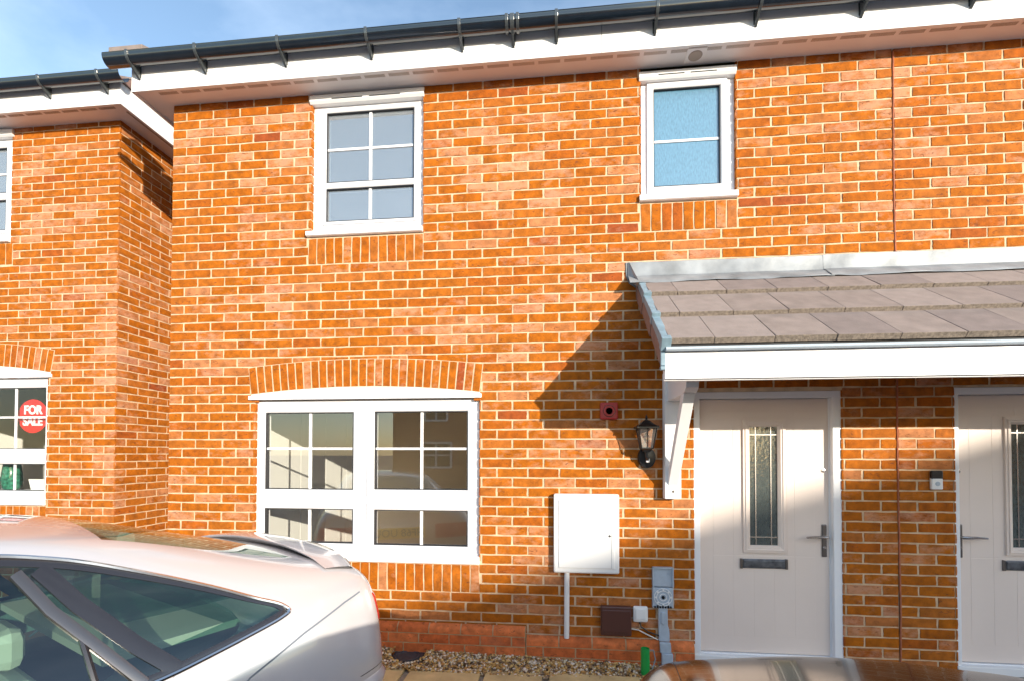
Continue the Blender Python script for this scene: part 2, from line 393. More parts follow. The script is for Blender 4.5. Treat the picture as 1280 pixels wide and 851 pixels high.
    # brick returns into the holes
def reveal(mb, s, z0, z1, T, side, depth, seed, zoff=0.0):
    """brick ends turning into an opening at s; side=+1 opening lies towards +s"""
    rnd = random.Random(seed)
    k0 = math.floor((z0-zoff)/BH+1e-6); k1 = math.ceil((z1-zoff)/BH-1e-6)
    for k in range(k0, k1):
        lo, hi = max(zoff+k*BH+.006, z0), min(zoff+(k+1)*BH-.006, z1)
        if hi-lo < .01: continue
        one_brick(mb, .002, depth, lo, hi, (lambda d, o, z: T(s + side*(o+.0075), -d, z)), rnd, big=False)

def soldiers(mb, s0, s1, z0, z1, T, seed, n=None, proud=0.0):
    rnd = random.Random(seed); n = n or max(1, round((s1-s0)/BH)); wd = (s1-s0)/n
    for i in range(n):
        a = s0+i*wd+.006; b = s0+(i+1)*wd-.006
        # turned brick: swap the axes
        one_brick(mb, z0+.004, z1-.004, a, b, (lambda x, o, z: T(z, o, x)), rnd, proud=proud, amp=.0014)

def arch(mb, mb_m, c, half, zs, rise, h, n, T, seed, splay=.05):
    """segmental arch of upright bricks: springing zs at c+-half, crown zs+rise, ring height h"""
    rnd = random.Random(seed); R = (half*half+rise*rise)/(2*rise); cz = zs+rise-R; th = math.asin(half/R)
    def P(a, r):
        return (c+math.sin(a)*r, cz+math.cos(a)*r)
    for i in range(n):
        a0 = -th+2*th*i/n; a1 = -th+2*th*(i+1)/n
        q = [P(a0, R), P(a1, R), P(a1, R+h), P(a0, R+h)]
        mb_m.add([T(p[0], .0022, p[1]) for p in q]+[T(p[0], -.03, p[1]) for p in q], [(0, 1, 2, 3), (4, 7, 6, 5), (0, 4, 5, 1), (1, 5, 6, 2), (2, 6, 7, 3), (3, 7, 4, 0)])
        g = .006/R
        def TT(x, o, z, a0=a0, a1=a1): 
            r = x; aa = z; p = P(aa, r); return T(p[0], o, p[1])
        # brick in (radius, angle) space
        pts_r = (R+.005, R+h-.005)
        tmp = MB(); one_brick_rot(tmp, pts_r[0], pts_r[1], a0+g, a1-g, TT, rnd)
        mb.cur = tmp.cur; mb.add(tmp.v, tmp.f)
def one_brick_rot(mb, r0, r1, a0, a1, TT, rnd):
    nx, nz = 4, 2; pts = []; fs = []; base = .0072+rnd.uniform(-.001, .001)
    for j in range(nz+1):
        for i in range(nx+1):
            o = base - (.0013 if i in (0, nx) else 0) - (.0013 if j in (0, nz) else 0) + rnd.uniform(-.0006, .0006)
            da = rnd.uniform(-1, 1)*(a1-a0)*.012 if j in (0, nz) else 0
            pts.append((r0+(r1-r0)*i/nx+rnd.uniform(-.001, .001), o, a0+(a1-a0)*j/nz+da))
    W_ = nx+1
    for j in range(nz):
        for i in range(nx): fs.append((j*W_+i, j*W_+i+1, (j+1)*W_+i+1, (j+1)*W_+i))
    loop = [i for i in range(W_)] + [j*W_+nx for j in range(1, nz+1)] + [nz*W_+i for i in range(nx-1, -1, -1)] + [j*W_ for j in range(nz-1, 0, -1)]
    n0 = len(pts)
    for k in loop: pts.append((pts[k][0], -.008, pts[k][2]))
    m = len(loop)
    for k in range(m): fs.append((loop[k], n0+k, n0+(k+1) % m, loop[(k+1) % m]))
    mb.cur = (min(1, max(0, rnd.gauss(.45, .15))), rnd.random(), rnd.random()**2.2)
    mb.add([TT(*p) for p in pts], fs)

# ------------------------------------------------------------------ window
def ring(mb, x0, x1, z0, z1, t, y0, y1, chamfer=.008):
    """mitred frame ring with a sloped inner edge"""
    O = [(x0, z0), (x1, z0), (x1, z1), (x0, z1)]; I = [(x0+t, z0+t), (x1-t, z0+t), (x1-t, z1-t), (x0+t, z1-t)]
    C_ = [(x0+t-chamfer, z0+t-chamfer), (x1-t+chamfer, z0+t-chamfer), (x1-t+chamfer, z1-t+chamfer), (x0+t-chamfer, z1-t+chamfer)]
    rows = []
    for poly, y in ((O, y1), (O, y0), (C_, y0), (I, y0+chamfer), (I, y1)): rows.append([(p[0], y, p[1]) for p in poly])
    rows.append(rows[0])
    for a, b in zip(rows, rows[1:]):
        o = len(mb.v); mb.add(list(a)+list(b), [(i, (i+1) % 4, 4+(i+1) % 4, 4+i) for i in range(4)])
def window(parent, x0, x1, z0, z1, y, sashes, gm, label=None, sill=None, vent=None, ft=.035, st=.05, lab=True):
    """sashes: list of (x0,x1,z0,z1, [vertical bar x], [horizontal bar z]) giving the GLASS rects"""
    m = MB(); ring(m, x0, x1, z0, z1, ft, y, y+.07)
    fr = None
    sm = MB()
    for (a, b, c, d, vb, hb, s_) in sashes: ring(sm, a-s_, b+s_, c-s_, d+s_, s_, y-.014, y+.06, .012)
    rects = [(q[0]-q[6]+.003, q[1]+q[6]-.003, q[2]-q[6]+.003, q[3]+q[6]-.003) for q in sashes]
    X_ = sorted({x0+.003, x1-.003} | {v for q in rects for v in q[:2]}); Z_ = sorted({z0+.003, z1-.003} | {v for q in rects for v in q[2:]})
    for a, b in zip(X_, X_[1:]):
        run = None
        for c, d in zip(Z_, Z_[1:]):
            solid = not any(q[0] < (a+b)/2 < q[1] and q[2] < (c+d)/2 < q[3] for q in rects)
            if solid: run = (run[0], d) if run else (c, d)
            elif run: m.box(a, b, y+.002, y+.06, *run); run = None
        if run: m.box(a, b, y+.002, y+.06, *run)
    fr = m.build('window', M_upvc, parent, fixn=True)
    if label: fr['label'] = label
    for (a, b, c, d, vb, hb, s_) in sashes:
        q = MB(); ring(q, a-s_, b+s_, c-s_, d+s_, s_, y-.014, y+.06, .012); q.build('sash', M_upvc, fr)
        g = MB(); ring(g, a-.0045, b+.0045, c-.0045, d+.0045, .007, y-.0065, y+.04, .001); g.build('gasket', M_gasket, fr)
        p = MB(); p.box(a-.006, b+.006, y+.012, y+.016, c-.006, d+.006); p.build('pane', gm, fr)
        if vb or hb:
            p = MB()
            for x in vb: p.box(x-.011, x+.011, y+.004, y+.011, c, d)
            for z in hb: p.box(a, b, y+.0045, y+.0115, z-.009, z+.009)
            p.build('glazing_bar', M_upvc, fr)
    if sill:
        p = MB(); p.prism([(sill[2], sill[1]), (sill[2], sill[0]+.006), (sill[2]+.012, sill[0]), (y+.03, sill[0]), (y+.03, sill[1]+.022)], 'X', x0-sill[3], x1+sill[4]); p.build('sill', M_upvc, fr, bevel=.003)
    if vent:
        a, b, c, d = vent
        p = MB(); p.prism([(.05, c), (-.006, c), (-.022, c+.018), (-.018, d-.01), (.0, d), (.05, d)], 'X', a, b)
        q = p.build('trickle_vent', M_upvc2, fr, bevel=.002)
        k = MB(); L = b-a
        for u0, u1 in ((.2, .47), (.53, .8)): k.box(a+L*u0, a+L*u1, -.0235, -.015, c+.022, c+.030)
        k.build('vent_slot', M_gasket, fr)
    return fr

# ------------------------------------------------------------------ ground
g = MB(); g.box(-400, 400, -400, 400, -.35, -.05); tag(g.build('ground', M_road), kind='structure')
g = MB()
g.add([(-14, -.34, .02), (14, -.34, .02), (14, -8, -.03), (-14, -8, -.03), (-14, -.34, -.2), (14, -.34, -.2), (14, -8, -.2), (-14, -8, -.2)],
      [(0, 3, 2, 1), (4, 5, 6, 7), (0, 1, 5, 4), (1, 2, 6, 5), (2, 3, 7, 6), (3, 0, 4, 7)])
tag(g.build('driveway', M_road), kind='structure')
# sandstone path along the front
g = MB(); g.box(-3, 4.2, -.98, -.22, -.1, .022); tag(g.build('path', M_joint), kind='structure')
rs = random.Random(5); g = MB(); x = -2.9
while x < 4.0:
    wd = rs.choice((.28, .42, .57)); 
    for (ya, yb) in ((-.60, -.225), (-.97, -.612)):
        zt = .042 + rs.uniform(-.002, .002); o = rs.uniform(-.05, .05)
        g.box(x+.006+o, x+wd-.006+o, ya, yb, .0, zt)
    x += wd
tag(g.build('paving_slabs', M_slab, bevel=.006), kind='structure')

# gravel strip
def gravel():
    m = bpy.data.materials.new('gravel_stones'); m.use_nodes = True; n = m.node_tree; L = n.links; p = n.nodes['Principled BSDF']
    p.inputs['Roughness'].default_value = .5
    at = N(n, 'ShaderNodeAttribute', attribute_name='tone'); sx = N(n, 'ShaderNodeSeparateColor'); L.new(at.outputs['Color'], sx.inputs[0])
    rp = N(n, 'ShaderNodeValToRGB'); el = rp.color_ramp.elements; rp.color_ramp.interpolation = 'CONSTANT'
    cs = [(.38, .20, .06), (.66, .42, .15), (.14, .08, .04), (.70, .58, .40), (.50, .25, .06), (.30, .19, .10), (.78, .64, .50), (.58, .34, .10)]
    while len(el) < len(cs): el.new(.5)
    for i, (e, c) in enumerate(zip(el, cs)): e.position = i/len(cs); e.color = (*c, 1)
    L.new(sx.outputs[0], rp.inputs[0]); L.new(rp.outputs[0], p.inputs['Base Color'])
    r = random.Random(3); mb = MB()
    bm = bmesh.new(); bmesh.ops.create_icosphere(bm, subdivisions=1, radius=1); V = [v.co.copy() for v in bm.verts]; F = [[v.index for v in f.verts] for f in bm.faces]; bm.free()
    mb.cur = (.3, 0, 0)
    mb.add([(-3, -.22, .03), (6.0, -.30, .0), (6.0, 0, .02), (-3, 0, .09)], [(0, 1, 2, 3)])
    def zt(x, y): return max(.0, .085-.022*max(0, x-1.8) + .14*(y+.1))
    for i in range(9500):
        x = r.uniform(1.2, 4.35); y = r.uniform(-.30, -.02)
        if math.hypot(x-2.12, (y+.09)) < .135: continue
        s = r.uniform(.006, .0135)*(1.3 if r.random() < .08 else 1); z = zt(x, y)+r.uniform(-.012, .010)
        R = Matrix.Rotation(r.uniform(0, 6), 3, 'Z') @ Matrix.Rotation(r.uniform(-.6, .6), 3, 'X')
        sc = Vector((s*r.uniform(.9, 1.5), s*r.uniform(.7, 1.1), s*r.uniform(.5, .9)))
        mb.cur = (r.random(), 0, 0)
        mb.add([(R @ Vector((v.x*sc.x, v.y*sc.y, v.z*sc.z))*r.uniform(.85, 1.12)) + Vector((x, y, z)) for v in V], F)
    o = mb.build('gravel', m, tone=True, smooth=True, angle=80, fixn=False); tag(o, 'mixed brown and cream gravel strip along the foot of the wall', 'gravel', kind='stuff')
gravel()

# ------------------------------------------------------------------ main house
T0 = lambda s, o, z: (s, -o, z)
ZT = 4.563
house = thing('brick_house', (2.8, 0, 0), 'orange brick house with arched ground floor window and beige front door under tiled porch', 'house', 'brick houses on the street')
house2 = thing('brick_house', (7.5, 0, 0), 'brick house at right edge with beige door beside the video doorbell', 'house', 'brick houses on the street')
JX = 5.69
ul = (1.238, 2.188, 3.373, ZT); ur = (3.886, 4.597, 3.518, ZT); big = (.765, 2.652, .775, 2.05)
bigarch = (.735, 2.66, 2.05, 2.10)
d1 = (4.268, 5.318, -.1, 2.077); d2 = (6.062, 7.112, -.1, 2.09)
wall = MB(); mort = MB(); sold = MB()
holes = [ul, ur, big, d1]
masks = [(ul[0]-.02, ul[1], 3.15, 3.375), (3.885, 4.602, 3.30, 3.525), (.79, 2.65, .525, .775), (.8, 2.6, 2.04, 2.09)]
brick_field(wall, mort, 0, JX-.006, .20, ZT+.02, holes, T0, 1, masks=masks)
for (h, sd) in ((ul, 2), (ur, 3), (big, 4), (d1, 5)):
    reveal(wall, h[0], max(h[2], .2), h[3], T0, 1, .09, sd*10); reveal(wall, h[1], max(h[2], .2), h[3], T0, -1, .09, sd*10+1)
soldiers(wall, 1.218, 2.188, 3.152, 3.366, T0, 21, 13); soldiers(wall, 3.888, 4.600, 3.302, 3.516, T0, 22, 9)
soldiers(wall, .79, 2.652, .525, .742, T0, 23, 25)
arch(wall, mort, 1.694, .957, 2.094, .056, .225, 29, T0, 24)
wo_ = wall.build('wall', M_brick, house, smooth=True, angle=50, fixn=True, tone=True)
mort.build('mortar', M_mortar, wo_)
# left end wall of the house and the back, so it is closed
m = MB(); m.box(0.004, .1, .1, 9, -.1, ZT); m.box(.0, 5.69, 9, 9.1, -.1, ZT); m.build('side_wall', M_brick, house, tone=True)

# plinth: cant bricks stepping down, two courses below
pl = MB(); pm = MB(); rr = random.Random(8)
def plinth(x0, x1, top, nb):
    wdt = (x1-x0)/nb
    for i in range(nb):
        a, b = x0+i*wdt+.005, x0+(i+1)*wdt-.005
        pl.cur = (rr.uniform(.5, 1), rr.random(), rr.random()*.3)
        n = 3
        # rounded cant profile
        prof = [(-.006, top), (-.022, top-.004), (-.045, top-.024), (-.050, top-.034), (-.050, top-.068), (.0, top-.068)]
        pl.prism(prof, 'X', a, b)
    z = top-.075; k = 0
    pm.box(x0, x1-.001, -.045, .0, -.1, top-.07)
    pm.prism([(.0, top-.003), (-.008, top-.003), (-.022, top-.008), (-.041, top-.028), (-.045, top-.036), (-.045, top-.07), (.0, top-.07)], 'X', x0+.001, x1-.002)
    while z > -.1:
        sh = BW/2*(k % 2)
        e = x0
        nn = math.floor((x0-sh)/BW)
        while e < x1-1e-3:
            e1 = min(sh+(nn+1)*BW, x1); nn += 1
            if e1-e > .02: one_brick(pl, e+.005, e1-.005, z-.068, z-.002, T0, rr, proud=.05, amp=.0005)
            e = e1
        z -= BH; k += 1
plinth(.0, 3.015, .287, 12); plinth(3.018, 4.262, .222, 5)
po = pl.build('plinth', M_plinth, house, smooth=True, angle=30, tone=True); pm.build('plinth_mortar', M_mortar_g, po)
m = MB(); m.box(0, 4.262, -.0, .1, -.1, .205); m.build('footing', M_mortar_g, house)

# movement joint
m = MB(); r_ = random.Random(4); rows = []
z = .1
pts = []
while z < ZT:
    pts.append((JX + .0035*math.sin(z*3)+r_.uniform(-.0015, .0015), -.0005, z)); z += .06
m.tube(pts, .0058, 8); m.build('movement_joint', M_seal, house, smooth=True)

# second house (right of the joint)
wall = MB(); mort = MB()
brick_field(wall, mort, JX+.006, 9.2, -.05, ZT+.02, [d2], T0, 2, masks=[])
reveal(wall, d2[0], -.05, d2[3], T0, 1, .09, 61)
w2 = wall.build('wall', M_brick, house2, smooth=True, angle=50, tone=True); mort.build('mortar', M_mortar, w2)
# strip of the first house between door and joint reaches the floor
wall = MB(); mort = MB(); brick_field(wall, mort, d1[1], JX-.006, -.05, .2, [], T0, 9); reveal(wall, d1[1], -.05, .2, T0, -1, .09, 62)
x_ = wall.build('wall', M_brick, house, smooth=True, angle=50, tone=True); mort.build('mortar', M_mortar, x_)

# --- windows
ulw = window(house, 1.238, 2.180, 3.425, 4.475, .035,
       [(1.359, 2.094, 3.84, 4.415, [1.727], [4.117], .027), (1.359, 2.094, 3.517, 3.782, [1.727], [], .027)], M_glass_up,
       'white four over two pane window under the eaves, left of the first floor', sill=(3.378, 3.418, -.028, .03, .004), vent=(1.228, 2.190, 4.476, 4.553))
urw = window(house, 3.900, 4.590, 3.575, 4.46, .035,
       [(3.996, 4.485, 3.66, 4.413, [], [4.012], .052)], M_frost,
       'white window with blue frosted glass under the eaves', sill=(3.528, 3.572, -.028, .022, .010), vent=(3.878, 4.594, 4.464, 4.535))
bw = window(house, .752, 2.640, .79, 2.045, .035,
       [(.852, 1.602, 1.320, 1.943, [1.232], [1.650], .062), (.852, 1.602, .885, 1.155, [1.232], [], .062),
        (1.788, 2.545, 1.325, 1.946, [2.173], [1.650], .062), (1.788, 2.545, .880, 1.155, [2.173], [], .062)], M_glass,
       'large white four light window under the brick arch', sill=(.748, .797, -.032, .015, .012))
m = MB(); pts = [(.735, 2.052), (2.653, 2.052)]
n = 16; half = .957; zs = 2.094; rise = .056; R = (half*half+rise*rise)/(2*rise); cz = zs+rise-R
top = []
for i in range(n+1):
    a = math.asin(half/R)*(1-2*i/n); top.append((1.694+math.sin(a)*R, cz+math.cos(a)*R))
m.prism([(.737, 2.052), (2.651, 2.052)]+top, 'Y', -.004, .08)
m.box(.722, 2.664, -.020, .03, 2.050, 2.084); m.build('arch_panel', M_upvc, bw, bevel=.004)

# --- rooms
def room(parent, x0, x1, y0, y1, z0, z1, mw, mc=M_roomw, mf=M_floor):
    m = MB()
    m.add([(x0, y0, z0), (x0, y1, z0), (x0, y1, z1), (x0, y0, z1)], [(0, 1, 2, 3)], 0)
    m.add([(x1, y0, z0), (x1, y0, z1), (x1, y1, z1), (x1, y1, z0)], [(0, 1, 2, 3)], 0)
    m.add([(x0, y1, z0), (x1, y1, z0), (x1, y1, z1), (x0, y1, z1)], [(0, 1, 2, 3)], 0)
    m.add([(x0, y0, z1), (x0, y1, z1), (x1, y1, z1), (x1, y0, z1)], [(0, 1, 2, 3)], 1)
    m.add([(x0, y0, z0), (x1, y0, z0), (x1, y1, z0), (x0, y1, z0)], [(0, 1, 2, 3)], 2)
    return m.build('room', [mw, mc, mf], parent, fixn=False)
rm = room(house, .12, 3.6, .105, 2.5, .1, 2.42, M_room)
room(house, .12, 3.2, .105, 3.2, 2.62, 4.9, M_roomd, M_roomd)
room(house, 3.3, 5.2, .105, 2.2, 2.62, 4.9, M_roomd, M_roomd)
# inner window boards & reveals
m = MB(); m.box(.70, 2.70, .1, .30, .74, .768); m.build('window_board', M_roomw, house)
# white fitted doors along the left wall of the room
m = MB()
for i in range(5):
    y0_ = .45+i*.52; m.box(.125, .62, y0_, y0_+.512, .15, 2.15)
m.build('cupboard_door', M_roomw, house, bevel=.003)
b_ = thing('light_bulb', (2.72, 1.5, 1.93), 'bare pendant bulb hanging in the room behind the arched window', 'bulb')
m = MB(); m.tube([(2.72, 1.5, 2.42), (2.72, 1.5, 2.08)], .004, 6); m.build('flex', M_cablew, b_)
m = MB(); m.lathe((2.72, 1.5, 1.93), [(.001, 0), (.02, .006), (.03, .03), (.026, .055), (.014, .085), (.014, .13), (.018, .15)], 16); m.build('bulb', M_roomw, b_, smooth=True)

# --- door builder
def front_door(parent, x0, x1, ztop, hand, lab):
    zb = .10; y = .03
    m = MB()   # outer frame
    for a, b in ((x0, x0+(.052 if hand > 0 else .038)), (x1-.062, x1)): m.box(a, b, y-.02, y+.08, zb-.02, ztop)
    m.box(x0, x1, y-.0195, y+.079, ztop-.05, ztop-.001)
    m.box(x0+.052, x1-.062, y+.01, y+.08, zb-.02, zb+.03)
    m.box(x0+(.045 if hand > 0 else .030), x0+(.062 if hand > 0 else .040), y+.018, y+.08, zb, ztop-.04); m.box(x1-.07, x1-.055, y+.018, y+.08, zb, ztop-.04)
    fr = m.build('door', M_upvc, parent, bevel=.004); fr['label'] = lab
    a, b = x0+(.056 if hand > 0 else .036), x1-.066; c, d = zb+.034, ztop-.054
    gx = .372 if hand > 0 else None
    if hand > 0: ga, gb = x0+.425, x0+.625
    else: ga, gb = x0+.417, x0+.617
    gc, gd = .93+(.0 if hand > 0 else .02), 1.817+(.0 if hand > 0 else .01)
    # slab with grooves: vertical boards between grooves, upper and lower field
    s = MB(); ys = y+.028
    edges = [a, ga-.048, gb+.048, b]
    s.box(a, ga-.04, ys, ys+.044, c, d); s.box(gb+.04, b, ys, ys+.044, c, d)
    s.box(ga-.04, gb+.04, ys, ys+.044, c, gc-.04); s.box(ga-.04, gb+.04, ys, ys+.044, gd+.04, d)
    slab = s.build('door_leaf', M_door, fr, fixn=True)
    s = MB()   # shallow planked grooves standing as slightly raised boards
    nb = 5; bwid = (b-a-.20)/nb
    for i in range(nb):
        u0, u1 = a+.10+i*bwid+.003, a+.10+(i+1)*bwid-.003
        for (v0, v1) in ((c+.12, gc-.075), (gc-.075, gd+.065), (gd+.065, d-.085)):
            cuts = [(u0, u1)]
            if v1 > gc-.07 and v0 < gd+.06:
                nc = []
                for p, q in cuts:
                    if q <= ga-.062 or p >= gb+.062: nc.append((p, q)); continue
                    if p < ga-.062: nc.append((p, ga-.062))
                    if q > gb+.062: nc.append((gb+.062, q))
                cuts = nc
            for p, q in cuts:
                if q-p > .012: s.box(p, q, ys-.0012, ys+.01, v0, v1 - .004)
    s.build('board', M_door, fr, bevel=.001)
    s = MB(); ring(s, ga-.052, gb+.052, gc-.052, gd+.052, .052, ys-.016, ys+.04, .016)
    s.build('glazing_frame', M_door, fr)
    s = MB(); ring(s, ga-.036, gb+.036, gc-.036, gd+.036, .010, ys-.022, ys, .004); s.build('glazing_bead', M_door, fr)
    s = MB(); s.box(ga-.002, gb+.002, ys+.012, ys+.018, gc-.002, gd+.002); s.build('pane', M_doorglass, fr)
    s = MB()
    for xx in (ga+.045, gb-.045): s.box(xx-.004, xx+.004, ys+.007, ys+.011, gc, gd)
    for zz in (gc+.06, gd-.06): s.box(ga, gb, ys+.0065, ys+.0105, zz-.004, zz+.004)
    s.build('lead_strip', M_steel, fr)
    # letter box
    lc = .795 if hand > 0 else .825
    la, lb = (ga+gb)/2-.007-.165, (ga+gb)/2-.007+.165
    s = MB(); s.box(la, lb, ys-.012, ys, lc-.035, lc+.035)
    lo = s.build('letter_plate', M_letter, fr, bevel=.006)
    s = MB(); s.box(la+.018, lb-.018, ys-.019, ys-.011, lc-.022, lc+.024); s.build('letter_flap', M_letter, fr, bevel=.003)
    for q0, q1 in ((la-.004, la+.014), (lb-.014, lb+.004)):
        s = MB(); s.box(q0, q1, ys-.016, ys, lc-.038, lc+.038); s.build('letter_end_cap', M_dsteel, fr, bevel=.003)
    # handle
    hx = (x1-.106) if hand > 0 else (x0+.064); zc = .975 if hand > 0 else .992
    s = MB(); s.box(hx-.017, hx+.017, ys-.012, ys, zc-.12, zc+.12); s.build('handle_plate', M_dsteel, fr, bevel=.006)
    s = MB(); d_ = -1 if hand > 0 else 1
    s.tube([(hx, ys-.01, zc+.03), (hx, ys-.045, zc+.03), (hx+d_*.015, ys-.055, zc+.03), (hx+d_*.07, ys-.057, zc+.032), (hx+d_*.145, ys-.055, zc+.028)], .009, 10, radii=[.011, .011, .011, .009, .007])
    s.build('handle', M_steel, fr, smooth=True)
    s = MB(); s.lathe((hx, ys-.016, zc-.05), [(.008, 0), (.011, .003), (.011, .012)], 14, 'Y'); s.build('lock_cylinder', M_steel, fr, smooth=True)
    s = MB(); s.lathe((hx+(0 if hand > 0 else 0), ys-.007, 1.49), [(.004, 0), (.014, .002), (.016, .008)], 16, 'Y'); s.build('spy_hole', M_steel, fr, smooth=True)
    # threshold and hall behind
    s = MB(); s.box(x0, x1, y-.035, y+.08, zb-.035, zb+.022); s.build('threshold', M_upvc2, fr, bevel=.004)
    return fr
front_door(house, d1[0], d1[1], 2.077, 1, 'beige front door with left hinged leaf and tall leaded pane, nearest the wall lantern')
front_door(house2, d2[0], d2[1], 2.09, -1, 'beige front door cut by the right edge of the photo, handle on its left')
m = MB(); m.box(4.0, 5.33, -.62, .0, -.1, .062); m.box(5.98, 7.2, -.62, .0, -.1, .062); tag(m.build('doorstep', M_road, house), None)
for (h, px0, px1) in ((house, 4.2, 5.4), (house2, 6.0, 7.2)):
    m = MB(); m.box(px0, px1, .115, 1.4, .0, 2.3); m.build('hall', M_roomd, h)

# --- eaves
def eaves(parent, x0, x1, y_wall, zs, over, fh, left_return=False):
    m = MB(); m.box(x0+.004, x1-.004, y_wall-over+.012, y_wall+.1, zs, zs+.012)
    so_ = m.build('soffit', M_soffit, parent)
    m = MB(); L = .195; n = int((x1-x0-.3)/L)
    for i in range(n):
        a = x0+.2+i*L; 
        for k in range(26): 
            u = a + k*(L-.03)/26
            m.box(u, u+.0036, y_wall-over+.035, y_wall-over+.062, zs-.0012, zs+.004)
    m.build('soffit_vent', M_vent, so_)
    m = MB(); m.box(x0, x1, y_wall-over-.008, y_wall-over+.012, zs-.012, zs+fh)
    fa = m.build('fascia', M_upvc2, parent, bevel=.002)
    return so_, fa
SO, FA = eaves(house, -.205, 9.2, 0, ZT, .185, .205)
m = MB(); m.box(3.580, 3.583, -.1945, -.18, ZT-.01, ZT+.2); m.build('fascia_joint', M_greyd, FA)
m = MB(); m.prism([(-.19, ZT-.012), (.9, ZT-.012), (.9, ZT+.44), (-.19, ZT+.32)], 'X', -.207, -.187); m.prism([(-.19, ZT+.31), (.9, ZT+.43), (.9, ZT+.44), (-.19, ZT+.32)], 'X', -.187, .02); m.build('box_end', M_upvc2, house, bevel=.002)  # eaves end panel; unseen raised top and lid added to shape its side wall shadow
m = MB(); m.box(-.17, .0, .0, 3, ZT+.001, ZT+.013); m.build('verge_soffit', M_soffit, house)
# round soffit spotlight vent
m = MB(); m.box(4.205, 4.345, -.155, -.02, ZT-.006, ZT); m.build('vent_plate', M_soffit, SO, bevel=.002)
m = MB(); m.lathe((4.275, -.088, ZT-.010), [(.045, 0), (.05, .004), (.05, .01)], 24, 'Z'); m.build('extract_vent', M_vent, SO, smooth=True)
m = MB(); m.box(4.21, 4.34, -.178, -.160, ZT-.004, ZT); m.build('vent_slot', M_vent, SO)

def gutter(parent, x0, x1, y, zt, r, brackets, union=None, slope=0.0):
    """half round gutter with the back lip at y+r"""
    rows = []; n = 14; m = MB(); prof = []
    for i in range(n+1):
        a = PI + PI*i/n; prof.append((y+math.cos(a)*r*(-1), zt+math.sin(a)*r*1.18))
    th = .004
    outer = prof; inner = [(y+(p[0]-y)*(1-th/r), zt+(p[1]-zt)*(1-th/r)) for p in prof]
    lipf = [(outer[-1][0]-.003, zt+.006), (inner[-1][0]+.004, zt+.006)]
    poly = outer + lipf + inner[::-1]
    m.prism(poly, 'X', x0, x1)
    go = m.build('gutter', M_gutter, parent, smooth=True, angle=40)
    # stop end (flat half disc)
    m = MB(); m.prism(outer, 'X', x0-.004, x0+.001); m.build('stop_end', M_gutter, go)
    def br(x, wd=.022, ext=.007, name='gutter_bracket', foot=True):
        m = MB(); ro = [(y+(p[0]-y)*(1+ext/r), zt+(p[1]-zt)*(1+ext/r)) for p in prof]
        ro2 = [(y+(p[0]-y)*(1+.001/r), zt+(p[1]-zt)*(1+.001/r)) for p in prof]
        po_ = ro + [(ro[-1][0], zt+.012), (ro[-1][0]+.012, zt+.012), (ro2[-1][0]+.006, zt+.007)] + ro2[::-1]
        m.prism(po_, 'X', x-wd/2, x+wd/2)
        if foot:
            yb = y+r+.012
            m.prism([(yb, zt+.01), (y+r-.004, zt), (y+.1*r, zt-r*1.2), (y-.3*r, zt-r*1.28), (y+.2*r, zt-r*1.65), (yb, zt-r*2.35)], 'X', x-.009, x+.009)
            m.prism([(yb+.002, zt+.01), (yb-.004, zt+.01), (yb-.004, zt-r*2.0), (yb+.002, zt-r*2.0)], 'X', x-.014, x+.014)
        o = m.build(name, M_bracket, go, bevel=.0015); return o
    for x in brackets: br(x)
    if union:
        br(union-.04, .022, .008, 'union_bracket', False); br(union, .03, .006, 'union_bracket'); br(union+.04, .022, .008, 'union_bracket', False)
    return go
GZ = 4.775
gutter(house, -.34, 9.2, -.262, GZ, .058, [-.13, .45, 1.13, 1.83, 2.54, 3.25, 3.96, 4.66, 5.36, 6.06, 6.76], 2.93)
m = MB(); # roof slope of the terrace
m.prism([(-.19, GZ+.05), (-.19, GZ+.085), (4.6, GZ+.035+3.3), (4.6, GZ+3.28)], 'X', .0, 9.25); m.prism([(4.6, GZ+.035+3.3), (4.6, GZ+3.28), (9.3, GZ), (9.3, GZ+.03)], 'X', .0, 9.25)
ro = m.build('roof', M_tile, house)
m = MB(); m.prism([(-.21, GZ+.105), (-.21, GZ+.15), (-.05, GZ+.22), (-.05, GZ+.19)], 'X', -.40, -.10); m.build('verge_tile', M_tile, ro, bevel=.004)

# --- neighbour house at left, set back and a little higher
LX = -1.0212; LY = .512; LZT = 4.875
nb = thing('brick_house', (-1.8, LY, 0), 'brick house set back at left with red sale disc in its lower window', 'house', 'brick houses on the street')
T1 = lambda s, o, z: (s, LY-o, z)
T2 = lambda s, o, z: (LX+o, s, z)
ZO = .0284
lu = (-3.2, -2.215, 3.715, LZT); ll = (-3.62, -1.762, 1.09, 2.37)
wall = MB(); mort = MB()
brick_field(wall, mort, -6.5, LX, -.1, LZT+.01, [lu, ll], T1, 31, zoff=ZO, phase=LX, trim=.014, masks=[(-3.2, -2.19, 3.49, 3.72), (-3.62, -1.762, .86, 1.09)])
reveal(wall, lu[1], lu[2], lu[3], T1, -1, .09, 32, ZO); reveal(wall, ll[1], ll[2], ll[3], T1, -1, .09, 33, ZO)
reveal(wall, lu[0], lu[2], lu[3], T1, 1, .09, 34, ZO); reveal(wall, ll[0], ll[2], ll[3], T1, 1, .09, 35, ZO)
soldiers(wall, -3.2, -2.195, 3.492, 3.712, T1, 36, 13); soldiers(wall, -3.6, -1.762, .865, 1.085, T1, 37, 25)
arch(wall, mort, -2.688, .955, 2.405, .085, .225, 29, T1, 38)
brick_field(wall, mort, LY, 9, -.1, LZT+.01, [], T2, 39, zoff=ZO, phase=LY, half=1, thick=.09, trim0=.016)
wn = wall.build('wall', M_brick, nb, smooth=True, angle=50, tone=True); mort.build('mortar', M_mortar, wn)
